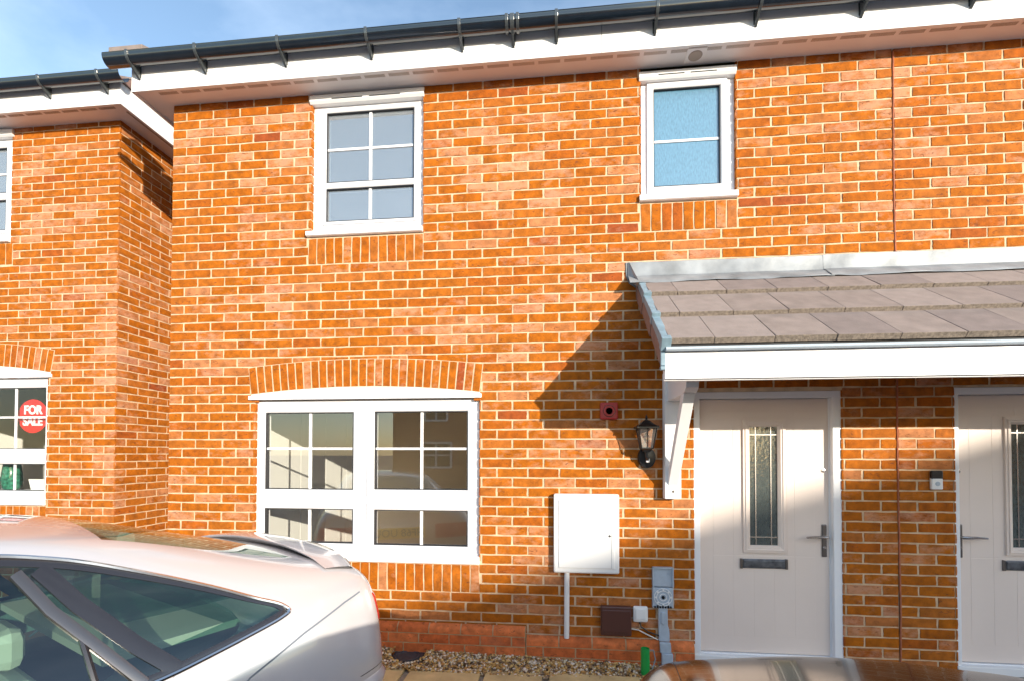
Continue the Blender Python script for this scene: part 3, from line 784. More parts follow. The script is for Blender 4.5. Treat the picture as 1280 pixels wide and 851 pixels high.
window(nb, -3.19, -2.225, 3.765, 4.79, LY+.035, [(-3.09, -2.315, 4.245, 4.70, [-2.70], [4.44], .035), (-3.09, -2.315, 3.865, 4.165, [-2.70], [], .035)], M_glass_up,
       'white window under the eaves at the left edge of the photo', sill=(3.717, 3.765, LY-.028, .01, .01))
m = MB(); m.prism([(LY+.05, 4.79), (LY-.006, 4.79), (LY-.022, 4.805), (LY-.018, 4.86), (LY+.05, 4.87)], 'X', -3.2, -2.2); m.build('trickle_vent', M_upvc2, nb)
nw = window(nb, -3.60, -1.775, 1.13, 2.355, LY+.035, [(-3.5, -2.78, 1.655, 2.258, [-3.14], [1.96], .06), (-3.5, -2.78, 1.238, 1.498, [-3.14], [], .06),
       (-2.60, -1.815, 1.655, 2.258, [-2.165], [1.968], .045), (-2.60, -1.815, 1.238, 1.498, [-2.165], [], .045)], M_glass_n,
       'white window with four lights under an arch, red disc behind its glass', sill=(1.095, 1.14, LY-.032, .01, .012))
m = MB(); half = .955; zs = 2.405; rise = .085; R = (half*half+rise*rise)/(2*rise); cz = zs+rise-R; top = []
for i in range(17):
    a = math.asin(half/R)*(1-2*i/16); top.append((-2.688+math.sin(a)*R, cz+math.cos(a)*R))
m.prism([(-3.642, 2.36), (-1.735, 2.36)]+top, 'Y', LY-.004, LY+.08); m.box(-3.65, -1.72, LY-.02, LY+.03, 2.358, 2.392); m.build('arch_panel', M_upvc, nw, bevel=.004)
m = MB(); m.box(-6.5, LX, 8.9, 9, -.1, LZT); m.box(-6.5, -6.4, LY+.11, 8.9, -.1, LZT); m.build('side_wall', M_brick, nb, tone=True)
room(nb, -4.2, -1.13, LY+.105, 4.2, .2, 2.75, M_roomw, M_roomw)
m = MB(); m.box(-1.9, -1.14, 3.0, 3.1, .2, 2.6); m.build('inner_partition', M_room, nb)
m = MB(); m.box(-3.7, -1.7, LY+.1, LY+.32, 1.1, 1.228); m.build('window_board', M_roomw, nb)
room(nb, -4.2, -1.13, LY+.105, 3.2, 2.9, 5.2, M_roomd, M_roomd)
# neighbour eaves with return
OV = .21
m = MB(); m.box(-6.5, LX+OV-.01, LY-OV+.012, LY+.1, LZT, LZT+.012); m.box(LX-.05, LX+OV-.012, LY+.1, 9, LZT, LZT+.0121)
so2 = m.build('soffit', M_soffit, nb)
m = MB()
for i in range(26):
    a = LX+.1-i*.195
    for k in range(26):
        u = a-k*.165/26; m.box(u, u+.0036, LY-OV+.035, LY-OV+.062, LZT-.0012, LZT+.004)
m.build('soffit_vent', M_vent, so2)
m = MB(); m.box(LX+OV-.055, LX+OV-.035, LY-.1, 8, LZT-.0012, LZT+.004); m.build('soffit_groove', M_vent, so2)
m = MB(); m.box(-6.5, LX+OV+.008, LY-OV-.008, LY-OV+.012, LZT-.012, LZT+.20)
m.box(LX+OV-.012, LX+OV+.008, LY-OV+.012, 9, LZT-.012, LZT+.20); m.build('fascia', M_upvc2, nb, bevel=.002)
gutter(nb, -6.5, LX+OV+.10, LY-.262-.02, LZT+.212, .058, [-.93, -1.53, -2.2, -2.9, -3.6])
m = MB()
GZ2 = LZT+.212
m.prism([(LY-.25, GZ2+.0), (LY-.25, GZ2+.02), (4.9, GZ2+3.0), (4.9, GZ2+2.96)], 'X', -6.6, LX+.22); m.prism([(4.9, GZ2+3.0), (4.9, GZ2+2.96), (9.2, GZ2), (9.2, GZ2+.03)], 'X', -6.6, LX+.22)
m.build('roof', M_tile, nb)
m = MB(); m.prism([(LY-.25, LZT+.19), (LY+.9, LZT+.19), (LY+.9, GZ2+.6), (LY-.25, GZ2)], 'X', LX+OV+.012, LX+OV+.03); m.build('verge_trim', M_undercloak, nb)

# sale disc
sd = thing('sale_sign', (-2.035, LY+.12, 1.985), 'round red FOR SALE disc behind the left house window', 'sign')
m = MB(); m.lathe((-2.065, LY+.112, 1.985), [(.170, 0), (.172, .002), (.170, .005)], 48, 'Y'); m.build('disc', M_redsign, sd, smooth=True)
m = MB(); m.lathe((-2.04, LY+.1125, 1.985), [(.165, 0), (.165, .0005)], 48, 'Y')
put_text('lettering', 'FOR', .115, (-2.06, LY+.110, 2.045), sd, M_whitesign, bold=.004, sxy=(.95, 1.05))
put_text('lettering', 'SALE', .115, (-2.062, LY+.110, 1.93), sd, M_whitesign, bold=.004, sxy=(.92, 1.05))
# vase and card on the window board
m = MB(); m.lathe((-2.40, LY+.2, 1.228), [(.055, 0), (.075, .02), (.085, .1), (.08, .18), (.07, .26), (.074, .28), (.066, .28), (.06, .2), (.05, .02)], 28)
tag(m.build('vase', M_vase, smooth=True, angle=60), 'green glazed vase standing behind the lower left window', 'vase')
m = MB(); m.add([(-2.15, LY+.18, 1.229), (-1.9, LY+.18, 1.229), (-1.9, LY+.20, 1.34), (-2.21, LY+.20, 1.34), (-2.15, LY+.186, 1.229), (-1.9, LY+.186, 1.229), (-1.9, LY+.206, 1.34), (-2.21, LY+.206, 1.34)],
               [(0, 1, 2, 3), (4, 7, 6, 5), (0, 4, 5, 1), (1, 5, 6, 2), (2, 6, 7, 3), (3, 7, 4, 0)])
m.prism([(LY+.186, 1.229), (LY+.26, 1.229), (LY+.20, 1.33)], 'X', -2.1, -1.95)
tag(m.build('white_tray', M_roomw), 'white slanted card standing on the board behind the left house window', 'card')

# ------------------------------------------------------------------ porch canopy over the two doors
D = .88; CX0 = 3.868; CX1 = 7.55
cw_z, cf_z = 2.925, 2.235        # tile plane at the wall and at the front edge
sl_ = (cw_z-cf_z)/D; ang = math.atan(sl_)
m = MB(); m.prism([(0, cw_z-.03), (-D+.03, cf_z-.03), (-D+.03, cf_z-.10), (0, cw_z-.10)], 'X', CX0+.01, CX1-.03)
can = m.build('canopy', M_upvc2, house); can['label'] = 'lean to porch canopy with grey brown tiles over the two doors'
m = MB(); m.box(CX0+.01, CX1, -D+.035, -D+.06, cf_z-.20, cf_z-.03); fa2 = m.build('fascia', M_upvc2, can, bevel=.002)
m = MB(); m.box(CX0+.012, CX1, -D+.0345-.018, -D+.06, 2.043, cf_z-.034); m.build('fascia_board', M_upvc, can, bevel=.003)
m = MB(); m.box(4.06, CX1, -D+.06, 0, 2.215, 2.235); m.build('soffit', M_soffit, can)
m = MB(); m.prism([(-D-.012, cf_z-.036), (-D-.022, cf_z-.028), (-D-.014, cf_z-.013), (-D+.0, cf_z-.013), (-D+.0, cf_z-.036)], 'X', CX0+.012, CX1); m.build('eaves_tray', M_grey, can)
m = MB(); m.box(CX0+.014, CX1, -D-.004, -D+.03, cf_z-.0128, cf_z+.012); m.build('eaves_gap', M_dark, can)
rt_ = random.Random(12)
tl = math.hypot(D, cw_z-cf_z); ux, uz = D/tl, (cw_z-cf_z)/tl     # up-slope unit (toward wall)
nx_, nz_ = -uz, ux                                         # outward normal in (y,z): (-uz, ux)
rowsN = 3; gap = tl/rowsN; tw = .325
M_tile_b = mat('concrete_tile_pale', (.26, .213, .195), .85, noise=.10, nscale=13, bump=.7, bscale=120); M_tile_c = mat('concrete_tile_dark', (.205, .166, .155), .85, noise=.12, nscale=11, bump=.7, bscale=120)
for r in range(rowsN):
    d0 = -.012 + r*gap; d1_ = d0+gap+.05
    x = CX0+.03 - (.08, .20, .14)[r]; 
    tm = MB(); te = MB()
    while x < CX1:
        a = max(x+.0015, CX0+.026); b = min(x+tw-.0015, CX1-.02)
        if b-a > .03:
            lift = .024+rt_.uniform(-.002, .002); th = .016; j = rt_.uniform(-.003, .003)
            def P(d, h): return (-D + ux*d + nx_*h, cf_z + uz*d + nz_*h)
            q = [P(d0+j, .010 if r == 0 else .004), P(d0+j+.002, lift+.022), P(d1_, .014), P(d1_, .002)]
            tone = 0
            k_ = rt_.choice((0, 0, 2, 3)); tm.prism(q, 'X', a, b, k_); tm.mi[-4] = 1
            if rt_.random() < .5:
                mid = a+(b-a)*.5
        x += tw
    t_ = tm.build('roof_tile', [M_tile, M_tileedge, M_tile_b, M_tile_c], can, bevel=.0025)
# lead flashing
m = MB()
def lead_rows(x0, x1, seed):
    r = random.Random(seed); n = int((x1-x0)/.06); rows = []
    for i in range(n+1):
        x = x0+(x1-x0)*i/n; w_ = .004*math.sin(x*9)+r.uniform(-.002, .002)
        rows.append([(x, -.004, 3.066+w_*.5), (x, -.012+w_*.4, 3.062), (x, -.016+w_, 3.0), (x, -.022+w_, 2.955), (x, -.05+w_*.6, 2.936), (x, -.125, 2.873+w_*1.2), (x, -.126, 2.868+w_*1.2), (x, -.05, 2.925), (x, -.001, 2.95)])
    return rows
m.grid(lead_rows(3.79, 5.21, 1)); m.grid([[ (p[0], p[1]-.003, p[2]+.003) for p in R] for R in lead_rows(5.19, 6.6, 2)]); m.grid([[ (p[0], p[1]-.0015, p[2]+.001) for p in R] for R in lead_rows(6.58, 7.62, 3)])
m.build('lead_flashing', M_lead, can, smooth=True, angle=40)
m = MB(); m.add([(3.79, -.012, 3.06), (3.79, -.02, 2.96), (3.812, -.03, 2.91), (3.845, -.07, 2.86), (3.865, -.12, 2.86), (3.80, -.02, 3.06)], [(0, 1, 2, 3, 4, 5)]); 
m.prism([(3.775, 3.066), (3.778, 2.96), (3.80, 2.905), (3.86, 2.862), (3.90, 2.90), (3.90, 3.066)], 'Y', -.008, -.002); m.build('flashing_end', M_lead, can)
# dry verge: caps and stepped side pieces
for r in range(3):
    d0 = r*gap-.005; d1_ = d0+gap
    def P(d, h): return (-D+ux*d+nx_*h, cf_z+uz*d+nz_*h)
    m = MB(); m.prism([P(d0, -.02), P(d0, .042), P(d1_, .022), P(d1_, -.02)], 'X', CX0-.012, CX0+.036); m.prism([P(d0-.012, -.03), P(d0-.012, .048), P(d0+.035, .046), P(d0+.035, -.03)], 'X', CX0-.016, CX0+.040)
    m.build('verge_cap', M_verge, can, bevel=.003)
    m = MB(); m.prism([P(d0, -.018), P(d0+.002, -.115), P(d1_, -.10), P(d1_, -.018)], 'X', CX0-.008-.004*r, CX0+.01); m.build('undercloak', M_undercloak, can)
m = MB(); m.box(CX0-.012, CX0+.014, -D+.01, -D+.035, cf_z-.115, cf_z-.02); m.box(CX0-.014, CX0+.014, -D+.008, -D+.036, cf_z-.14, cf_z-.118); m.build('verge_end_cap', M_verge, can, bevel=.003)
# gallows bracket
bx0, bx1 = 4.045, 4.161; bc = 4.103
m = MB(); m.box(bx0, bx1, -.10+.02, 0, 1.281, 2.215); bk = m.build('gallows_bracket', M_upvc2, can, bevel=.004)
m = MB(); m.prism([(-.08, 2.215), (-.08, 2.0), (-.50, 1.995), (-.56, 2.005), (-.60, 2.03), (-.605, 2.06), (-.64, 2.07), (-.66, 2.085), (-.66, 2.215)], 'X', bc-.040, bc+.040); m.build('bracket_arm', M_upvc2, bk, bevel=.003)
m = MB(); m.prism([(-.08, 1.38), (-.08, 1.48), (-.46, 2.0), (-.54, 2.0)], 'X', bc-.036, bc+.036); m.build('bracket_strut', M_upvc2, bk, bevel=.003)
m = MB(); m.lathe((bc, -.083, 1.335), [(.008, 0), (.011, .004)], 12, 'Y'); m.build('screw_head', M_dsteel, bk)

# ------------------------------------------------------------------ things on the wall
def lantern():
    x, z = 3.908, 1.71; y = -.105
    t = thing('wall_lantern', (3.92, 0, 1.6), 'black four sided lantern with clear panes beside the porch bracket', 'wall lamp')
    m = MB(); m.lathe((3.925, -.03, 1.585), [(.03, -.012), (.062, -.006), (.066, .012), (.066, .03)], 28, 'Y', sy=1.25); m.build('back_plate', M_black, t, smooth=True)
    m = MB(); m.tube([(3.925, -.035, 1.575), (3.92, -.07, 1.57), (3.912, -.1, 1.59), (x, y, 1.635)], .012, 10); m.build('arm', M_black, t, smooth=True)
    m = MB(); m.box(3.912, 3.938, -.075, -.05, 1.548, 1.578); m.build('sensor', M_boxw, t, bevel=.004)
    def sq(h, r): return [(x-r, y-r, h), (x+r, y-r, h), (x+r, y+r, h), (x-r, y+r, h)]
    zb, zt_ = 1.65, 1.80; rb, rt__ = .040, .064
    m = MB(); m.grid([sq(1.625, .022), sq(1.64, .03), sq(zb, rb+.004), sq(zb+.008, rb+.004), sq(zb+.008, .01)], closed=True); m.build('cage_base', M_black, t)
    m = MB()
    for sx in (-1, 1):
        for sy in (-1, 1): m.tube([(x+sx*rb, y+sy*rb, zb), (x+sx*rt__, y+sy*rt__, zt_)], .0045, 6)
    for a, b in (((-1, -1), (1, -1)), ((1, -1), (1, 1)), ((1, 1), (-1, 1)), ((-1, 1), (-1, -1))):
        m.tube([(x+a[0]*rt__, y+a[1]*rt__, zt_), (x+b[0]*rt__, y+b[1]*rt__, zt_)], .0045, 6)
        mx, my = (a[0]+b[0])/2, (a[1]+b[1])/2
        m.tube([(x+mx*rb, y+my*rb, zb), (x+mx*rt__, y+my*rt__, zt_)], .003, 6)
    m.build('cage', M_black, t)
    m = MB(); m.grid([sq(zb+.004, rb-.003), sq(zt_, rt__-.003)], closed=True); m.build('glass', M_lantern, t)
    m = MB(); m.grid([sq(zt_-.002, .02), sq(zt_-.002, rt__+.014), sq(zt_+.008, rt__+.014), sq(zt_+.03, .045), sq(zt_+.055, .022), sq(zt_+.062, .008), sq(zt_+.063, .0)], closed=True)
    m.lathe((x, y, zt_+.058), [(.012, 0), (.006, .01), (.011, .018), (.006, .027), (.004, .035), (.001, .045)], 12)
    for sx in (-1, 1):
        for sy in (-1, 1): m.lathe((x+sx*(rt__+.01), y+sy*(rt__+.01), zt_+.004), [(.004, 0), (.006, .006), (.001, .014)], 8)
    m.build('roof_cap', M_black, t)
    m = MB(); m.lathe((x, y, zb+.01), [(.012, 0), (.012, .03), (.024, .055), (.024, .08), (.01, .105), (.001, .11)], 14); m.build('bulb', M_lantern, t, smooth=True)
lantern()

t = thing('meter_box', (3.472, 0, 1.0), 'white meter cabinet fixed on the brick wall above a white pipe', 'meter box')
m = MB(); m.box(3.228, 3.717, -.055, 0, .712, 1.308); m.build('cabinet', M_boxw, t, bevel=.012)
m = MB(); m.box(3.266, 3.682, -.062, -.05, .752, 1.266); m.build('door', M_boxw, t, bevel=.004)
m = MB(); m.box(3.658, 3.660, -.0635, -.05, .756, 1.262); m.build('hinge_line', M_greyd, t)
m = MB(); m.lathe((3.645, -.066, .997), [(.005, 0), (.009, .002), (.009, .006)], 12, 'Y'); m.build('lock', M_dsteel, t)
m = MB(); m.tube([(3.328, -.022, .715), (3.326, -.022, .215)], .020, 14); tag(m.build('white_pipe', M_boxw, smooth=True), 'white vertical pipe running down from the meter cabinet', 'pipe')

t = thing('alarm_box', (3.646, 0, 1.936), 'red square alarm with round black sounder on the brick wall', 'alarm')
m = MB(); m.box(3.580, 3.712, -.032, 0, 1.872, 2.0); m.build('casing', M_red, t, bevel=.008)
m = MB(); m.lathe((3.646, -.036, 1.936), [(.030, 0), (.045, .001), (.047, .006)], 28, 'Y'); m.build('sounder', M_black, t, smooth=True)
m = MB()
for rr_ in (.014, .026, .038): m.lathe((3.646, -.0385, 1.936), [(rr_, 0), (rr_+.004, .002)], 24, 'Y')
m.build('grille', M_red, t)

t = thing('cable_box', (3.69, 0, .36), 'dark brown plastic box low on the wall beside the step of the plinth', 'junction box')
m = MB(); m.box(3.581, 3.807, -.045, 0, .250, .470); m.build('base', M_brown, t, bevel=.01)
m = MB(); m.box(3.586, 3.802, -.050, -.03, .275, .445); m.build('cover', M_brown, t, bevel=.005)
t = thing('socket_box', (3.875, 0, .41), 'small pale square cable box with rounded corners', 'junction box')
m = MB(); m.box(3.820, 3.930, -.028, 0, .352, .472); m.build('base', M_boxw, t, bevel=.018)
m = MB(); m.box(3.836, 3.916, -.034, -.02, .372, .456); m.build('cover', M_boxw, t, bevel=.014)
m = MB(); m.tube([(3.868, -.012, .355), (3.88, -.018, .32), (3.93, -.02, .285), (4.01, -.03, .262)], .005, 8); tag(m.build('black_cable', M_black, smooth=True), 'short black cable below the pale square box', 'cable')
m = MB(); m.tube([(3.805, -.015, .30), (3.86, -.02, .295), (3.92, -.02, .265), (4.0, -.03, .232)], .0045, 8); tag(m.build('white_cable', M_cablew, smooth=True), 'thin white cable leading from the brown box to grey conduit', 'cable')

t = thing('supply_box', (4.035, 0, .6), 'open grey electric supply box beside the front door frame', 'junction box')
m = MB(); m.box(3.962, 4.112, -.03, 0, .624, .768)      # open lid
m.build('lid', M_grey, t, bevel=.006)
m = MB()
m.box(3.962, 3.970, -.045, -.03, .624, .768); m.box(4.104, 4.112, -.045, -.03, .624, .768); m.box(3.962, 4.112, -.0445, -.03, .760, .768); m.box(4.02, 4.05, -.034, -.029, .70, .704)
for i in range(3): m.box(4.07+.01*i, 4.075+.01*i, -.034, -.029, .71, .735)
m.build('lid_rim', M_grey, t)
m = MB(); m.box(3.962, 4.112, -.035, 0, .468, .618); m.build('back_box', M_grey, t, bevel=.003)
m = MB()
for r0_, r1_ in ((.062, .066), (.045, .049), (.022, .027)):
    m.grid([[(4.037+math.cos(a*PI/16)*q, yy, .548+math.sin(a*PI/16)*q) for a in range(32)] for q, yy in ((r0_, -.035), (r0_, -.041), (r1_, -.041), (r1_, -.035))], closed=True)
for k in range(8):
    a = k*PI/4; m.box(4.037+.055*math.cos(a)-.006, 4.037+.055*math.cos(a)+.006, -.043, -.034, .548+.055*math.sin(a)-.006, .548+.055*math.sin(a)+.006)
m.build('knock_out', M_boxw, t)
m = MB()
for k in range(7): m.box(3.972+k*.019, 3.982+k*.019, -.046, -.03, .470, .484+.006*(k % 2))
m.lathe((4.037, -.044, .548), [(.012, 0), (.012, .01)], 12, 'Y'); m.build('terminal', M_black, t)
m = MB(); m.prism([(4.003, .47), (4.070, .47), (4.072, .34), (4.083, .30), (4.085, .22), (4.006, .22)], 'Y', -.036, -.001); m.prism([(4.020, .36), (4.020, .44), (4.058, .44), (4.058, .36), (4.04, .34)], 'Y', -.046, -.03)
o = m.build('conduit', M_grey, t, bevel=.006)
m = MB(); m.prism([(4.006, .225), (4.084, .225), (4.088, .150), (4.010, .150)], 'Y', -.070, -.045); m.build('saddle_clip', M_grey, t, bevel=.004)
m = MB(); m.box(4.018, 4.098, -.085, -.05, -.03, .150); m.build('lower_conduit', M_grey, t, bevel=.006)

m = MB(); m.tube([(3.885, -.16, -.06), (3.885, -.155, .215)], .031, 20, cap=False); m.tube([(3.885, -.16, -.06), (3.885, -.155, .205)], .026, 20, cap=True)
tag(m.build('green_pipe', M_green, smooth=True), 'upright green plastic pipe standing in the gravel', 'pipe')
m = MB(); m.tube([(3.905, -.15, .20), (3.95, -.12, .19), (3.965, -.11, .12), (3.94, -.13, .06), (3.92, -.16, .03), (3.925, -.17, .0)], .004, 8); tag(m.build('blue_cord', M_verge, smooth=True), 'thin blue grey cord looping out of the green pipe', 'cord')

t = thing('video_doorbell', (5.93, 0, 1.427), 'small video doorbell, black above white, between the two doors', 'doorbell')
m = MB(); m.box(5.893, 5.968, -.026, 0, 1.362, 1.496); m.build('casing', M_boxw, t, bevel=.008)
m = MB(); m.box(5.892, 5.969, -.0275, -.002, 1.436, 1.497); m.build('camera_cover', M_black, t, bevel=.008)
m = MB(); m.lathe((5.931, -.030, 1.404), [(.014, 0), (.016, .002), (.016, .006)], 20, 'Y'); m.build('button', M_grey, t)

# drain cover in the gravel
t = thing('drain_cover', (2.12, -.1, .07), 'round black drain cover in a square frame in the gravel', 'drain cover')
m = MB(); m.box(2.0, 2.235, -.215, .0-.035, .02, .066, rot=(.06, 'Z')); m.build('frame', M_cover, t, bevel=.006)
m = MB(); m.lathe((2.117, -.125, .062), [(.096, 0), (.096, .012), (.082, .012), (.078, .006), (.0, .006)], 32); m.build('lid', M_cover, t, smooth=True)
m = MB()
for rr_ in (.07,): m.lathe((2.117, -.125, .0685), [(rr_, .0), (rr_+.004, .002)], 24)
m.build('rim', M_cover, t)

# ------------------------------------------------------------------ houses across the street (seen in the glass; one shades the foot of the wall)
def far_house(x0, x1, y0, y1, ez, rz, ridge_axis, label, wins, inst):
    h = thing('brick_house', ((x0+x1)/2, (y0+y1)/2, 0), label, 'house', 'brick houses on the street')
    m = MB()
    if ridge_axis == 'Y':
        m.prism([(x0, -.1), (x1, -.1), (x1, ez), ((x0+x1)/2, rz-.1), (x0, ez)], 'Y', y0, y1)
    else:
        m.prism([(y0, -.1), (y1, -.1), (y1, ez), ((y0+y1)/2, rz-.1), (y0, ez)], 'X', x0, x1)
    m.cur = (.4, .3, 0); m.build('wall', M_farwall, h)
    m = MB(); e = .3
    if ridge_axis == 'Y':
        c = (x0+x1)/2; k = (rz-ez)/(c-x0)
        for s in (-1, 1):
            xe = c+s*(c-x0+e); m.prism([(c, rz), (xe, ez-e*k), (xe, ez-e*k-.15), (c, rz-.15)], 'Y', y0-.1, y1+.1)
    else:
        c = (y0+y1)/2; k = (rz-ez)/(c-y0)
        for s in (-1, 1):
            xe = c+s*(c-y0+e); m.prism([(c, rz), (xe, ez-e*k), (xe, ez-e*k-.15), (c, rz-.15)], 'X', x0-.1, x1+.1)
    m.build('roof', M_tile, h)
    for (a, b, c, d) in wins:
        m = MB(); ring(m, a, b, c, d, .09, y1, y1+.06)
        m.box((a+b)/2-.04, (a+b)/2+.04, y1, y1+.05, c, d); m.box(a, b, y1, y1+.049, (c+d)/2-.03, (c+d)/2+.03)
        wf = m.build('window', M_upvc, h); m = MB(); m.box(a+.05, b-.05, y1+.01, y1+.02, c+.05, d-.05); m.build('pane', M_dark, wf)
    return h
def far_wall():
    m = bpy.data.materials.new('far_brick'); m.use_nodes = True; n = m.node_tree; p = n.nodes['Principled BSDF']
    tc = N(n, 'ShaderNodeTexCoord'); mp = N(n, 'ShaderNodeMapping'); mp.inputs['Rotation'].default_value = (PI/2, 0, 0)
    b = n.nodes.new('ShaderNodeTexBrick'); b.inputs['Scale'].default_value = 1; b.inputs['Brick Width'].default_value = .24; b.inputs['Row Height'].default_value = .075
    b.inputs['Mortar Size'].default_value = .006; b.inputs['Color1'].default_value = (.5, .2, .07, 1); b.inputs['Color2'].default_value = (.40, .14, .06, 1); b.inputs['Mortar'].default_value = (.6, .5, .36, 1)
    n.links.new(tc.outputs['Object'], mp.inputs[0]); n.links.new(mp.outputs[0], b.inputs[0]); n.links.new(b.outputs[0], p.inputs['Base Color']); p.inputs['Roughness'].default_value = .9
    return m
M_farwall = far_wall()
far_house(-5, 6.0, -27, -19, 5.0, 7.8, 'X', 'brick house across the street, mirrored in the arched window', [(-3.6, -2.0, .9, 2.2), (-3.4, -2.2, 3.2, 4.5), (.6, 1.8, 3.2, 4.5), (.4, 2.2, .9, 2.2), (3.4, 4.6, 3.2, 4.5)], 0)
far_house(20.4, 28.4, -40, -12, 5.0, 7.5, 'Y', 'long brick house at the street end whose shade falls on the foot of the wall', [], 1)

# ------------------------------------------------------------------ cars
def bool_mod(o, cutter, op='DIFFERENCE'):
    m = o.modifiers.new('b', 'BOOLEAN'); m.operation = op; m.object = cutter; m.solver = 'EXACT'
def bake(o):
    dg = bpy.context.evaluated_depsgraph_get(); dg.update()
    me = bpy.data.meshes.new_from_object(o.evaluated_get(dg)); o.modifiers.clear(); o.data = me; return o
def loft(stations, sub=3):
    """stations: (y, [(x, z) from the floor centre round to the roof centre, x>=0]); mirrored, closed, subdivided"""
    m = MB(); rings = []
    for y, prof in stations:
        R = [(p[0], y, p[1]) for p in prof]; L = [(-p[0], y, p[1]) for p in prof[::-1] if p[0] > 1e-6]
        rings.append(R+L)
    n = len(rings[0]); vs = [p for r in rings for p in r]; fs = []
    for i in range(len(rings)-1):
        for j in range(n): fs.append((i*n+j, (i+1)*n+j, (i+1)*n+(j+1) % n, i*n+(j+1) % n))
    # end caps as strips between the right and left side points
    k = len(stations[0][1])
    for base in (0, (len(rings)-1)*n):
        for j in range(k-1):
            a, b = base+j, base+j+1; c = base+(n-j-1 if j > -1 else 0); 
            la = base + ((n-j) % n); lb = base + (n-j-1)
            if j == 0: fs.append((a, b, lb) if la == a else (a, b, lb, la))
            elif lb == b: fs.append((a, b, la))
            else: fs.append((a, b, lb, la))
    m.add(vs, fs); return m
def car_sections(tbl, inset=0.0):
    st = []
    for (y, zf, wl, wm, zm, wsh, zsh, we, ze, zc) in tbl:
        i = inset
        p = [(0, zf+i), (wl*.6-i, zf+i), (wl-i, zf+.06+i), (wm-i, zf+.25), (wm-i, zm), (wsh-i, zsh), (we-i, ze-i*.6), (we*.72-i*.6, zc-.022-i+(zc-ze)*-.18), (we*.36, zc-.004-i), (0, zc-i)]
        st.append((y, p))
    return st
def make(mb, name, sub, tr):
    o = mb.build(name, M_dark); md = o.modifiers.new('s', 'SUBSURF'); md.levels = sub; md.render_levels = sub
    bake(o); o.data.transform(tr); return o
def finish(o, name, mats, parent, smooth=True, angle=40):
    o.name = name; me = o.data; me.name = name; me.materials.clear(); me.materials.append(mats)
    for p in me.polygons: p.material_index = 0
    off = LOC[parent.name]; me.transform(Matrix.Translation(-off)); o.parent = parent; LOC[o.name] = off
    bm = bmesh.new(); bm.from_mesh(me)
    for f in bm.faces: f.smooth = True
    for e in bm.edges:
        e.smooth = not (len(e.link_faces) == 2 and e.calc_face_angle(0) > math.radians(angle))
    bm.to_mesh(me); bm.free(); return o
def cutter(poly, axis, a, b):
    m = MB(); m.prism(poly, axis, a, b); return m.build('cut', M_dark)
def wheels(car, xc, hw, ys, r, zg, s=1):
    for y in ys:
        for sd_ in (-1, 1):
            cx = xc+sd_*(hw-.11); m = MB()
            m.lathe((cx, y, zg+r), [(r*.66, -.10), (r*.94, -.105), (r, -.07), (r, .07), (r*.94, .105), (r*.66, .10)], 40, 'X'); wv = m.build('wheel', M_rubber, car, smooth=True)
            m = MB(); xo = cx+sd_*.085
            m.lathe((xo, y, zg+r), [(r*.66, .016), (r*.67, .024), (r*.6, .03), (r*.58, .018)], 40, 'X')
            for k in range(5):
                a = k*2*PI/5; m.tube([(xo+sd_*.02, y+math.cos(a)*.04, zg+r+math.sin(a)*.04), (xo+sd_*.02, y+math.cos(a)*r*.62, zg+r+math.sin(a)*r*.62)], .022, 8)
            m.lathe((xo, y, zg+r), [(.05, -.02), (.06, .02), (.03, .03)], 16, 'X'); m.build('rim', M_chrome, wv, smooth=True)

# ---- silver saloon, tail towards the wall, standing at an angle to it (built in its own frame: tail at y=0, nose at -y)
XC = 0.0; YR = 0.0; ZG = 0.0; TH = math.radians(25)
silver = thing('parked_car', (0, 0, 0), 'silver car at lower left, tail to the wall, with dark side glass', 'car', 'cars parked in front of the houses')
tblS = [ # y   zf   wl   wm   zm   wsh  zsh  we   ze   zc
 (0.00, .30, .62, .72, .60, .66, .80, .58, .86, .88),
 (0.05, .24, .70, .80, .62, .76, .88, .68, 1.01, 1.05),
 (0.14, .20, .75, .845, .64, .80, .91, .71, 1.065, 1.105),
 (0.36, .18, .78, .865, .66, .825, .92, .69, 1.095, 1.155),
 (0.62, .18, .80, .875, .66, .835, .92, .64, 1.16, 1.225),
 (0.90, .18, .80, .88, .66, .84, .91, .58, 1.25, 1.315),
 (1.20, .18, .80, .88, .66, .84, .90, .55, 1.335, 1.40),
 (1.65, .18, .80, .88, .66, .84, .89, .55, 1.365, 1.425),
 (2.10, .18, .80, .88, .66, .84, .88, .56, 1.360, 1.42),
 (2.60, .18, .80, .88, .65, .83, .87, .58, 1.27, 1.335),
 (3.10, .18, .80, .88, .65, .82, .86, .62, 1.05, 1.10),
 (3.35, .18, .80, .87, .64, .81, .85, .64, .93, .97),
 (3.90, .18, .78, .86, .63, .79, .80, .62, .86, .90),
 (4.35, .20, .72, .80, .58, .70, .71, .52, .75, .78),
 (4.55, .28, .58, .66, .50, .56, .60, .44, .62, .64)]
trS = Matrix.Translation((XC, YR, ZG)) @ Matrix.Diagonal((1, -1, 1, 1))
body = make(loft(car_sections(tblS)), 'body', 3, trS); body.data.flip_normals()
inner = [r for r in tblS if .6 < r[0] < 3.3]
inner = [(r[0], .30, r[2], r[3], r[4], r[5], r[6], r[7], r[8], r[9]) for r in inner]
cab = make(loft(car_sections(inner, .05)), 'cab', 2, trS); cab.data.flip_normals()
shell = make(loft(car_sections([(r[0]+.0, r[1], r[2], r[3], r[4], r[5], r[6], r[7], r[8], r[9]) for r in tblS], .012)), 'shell', 3, trS); shell.data.flip_normals()
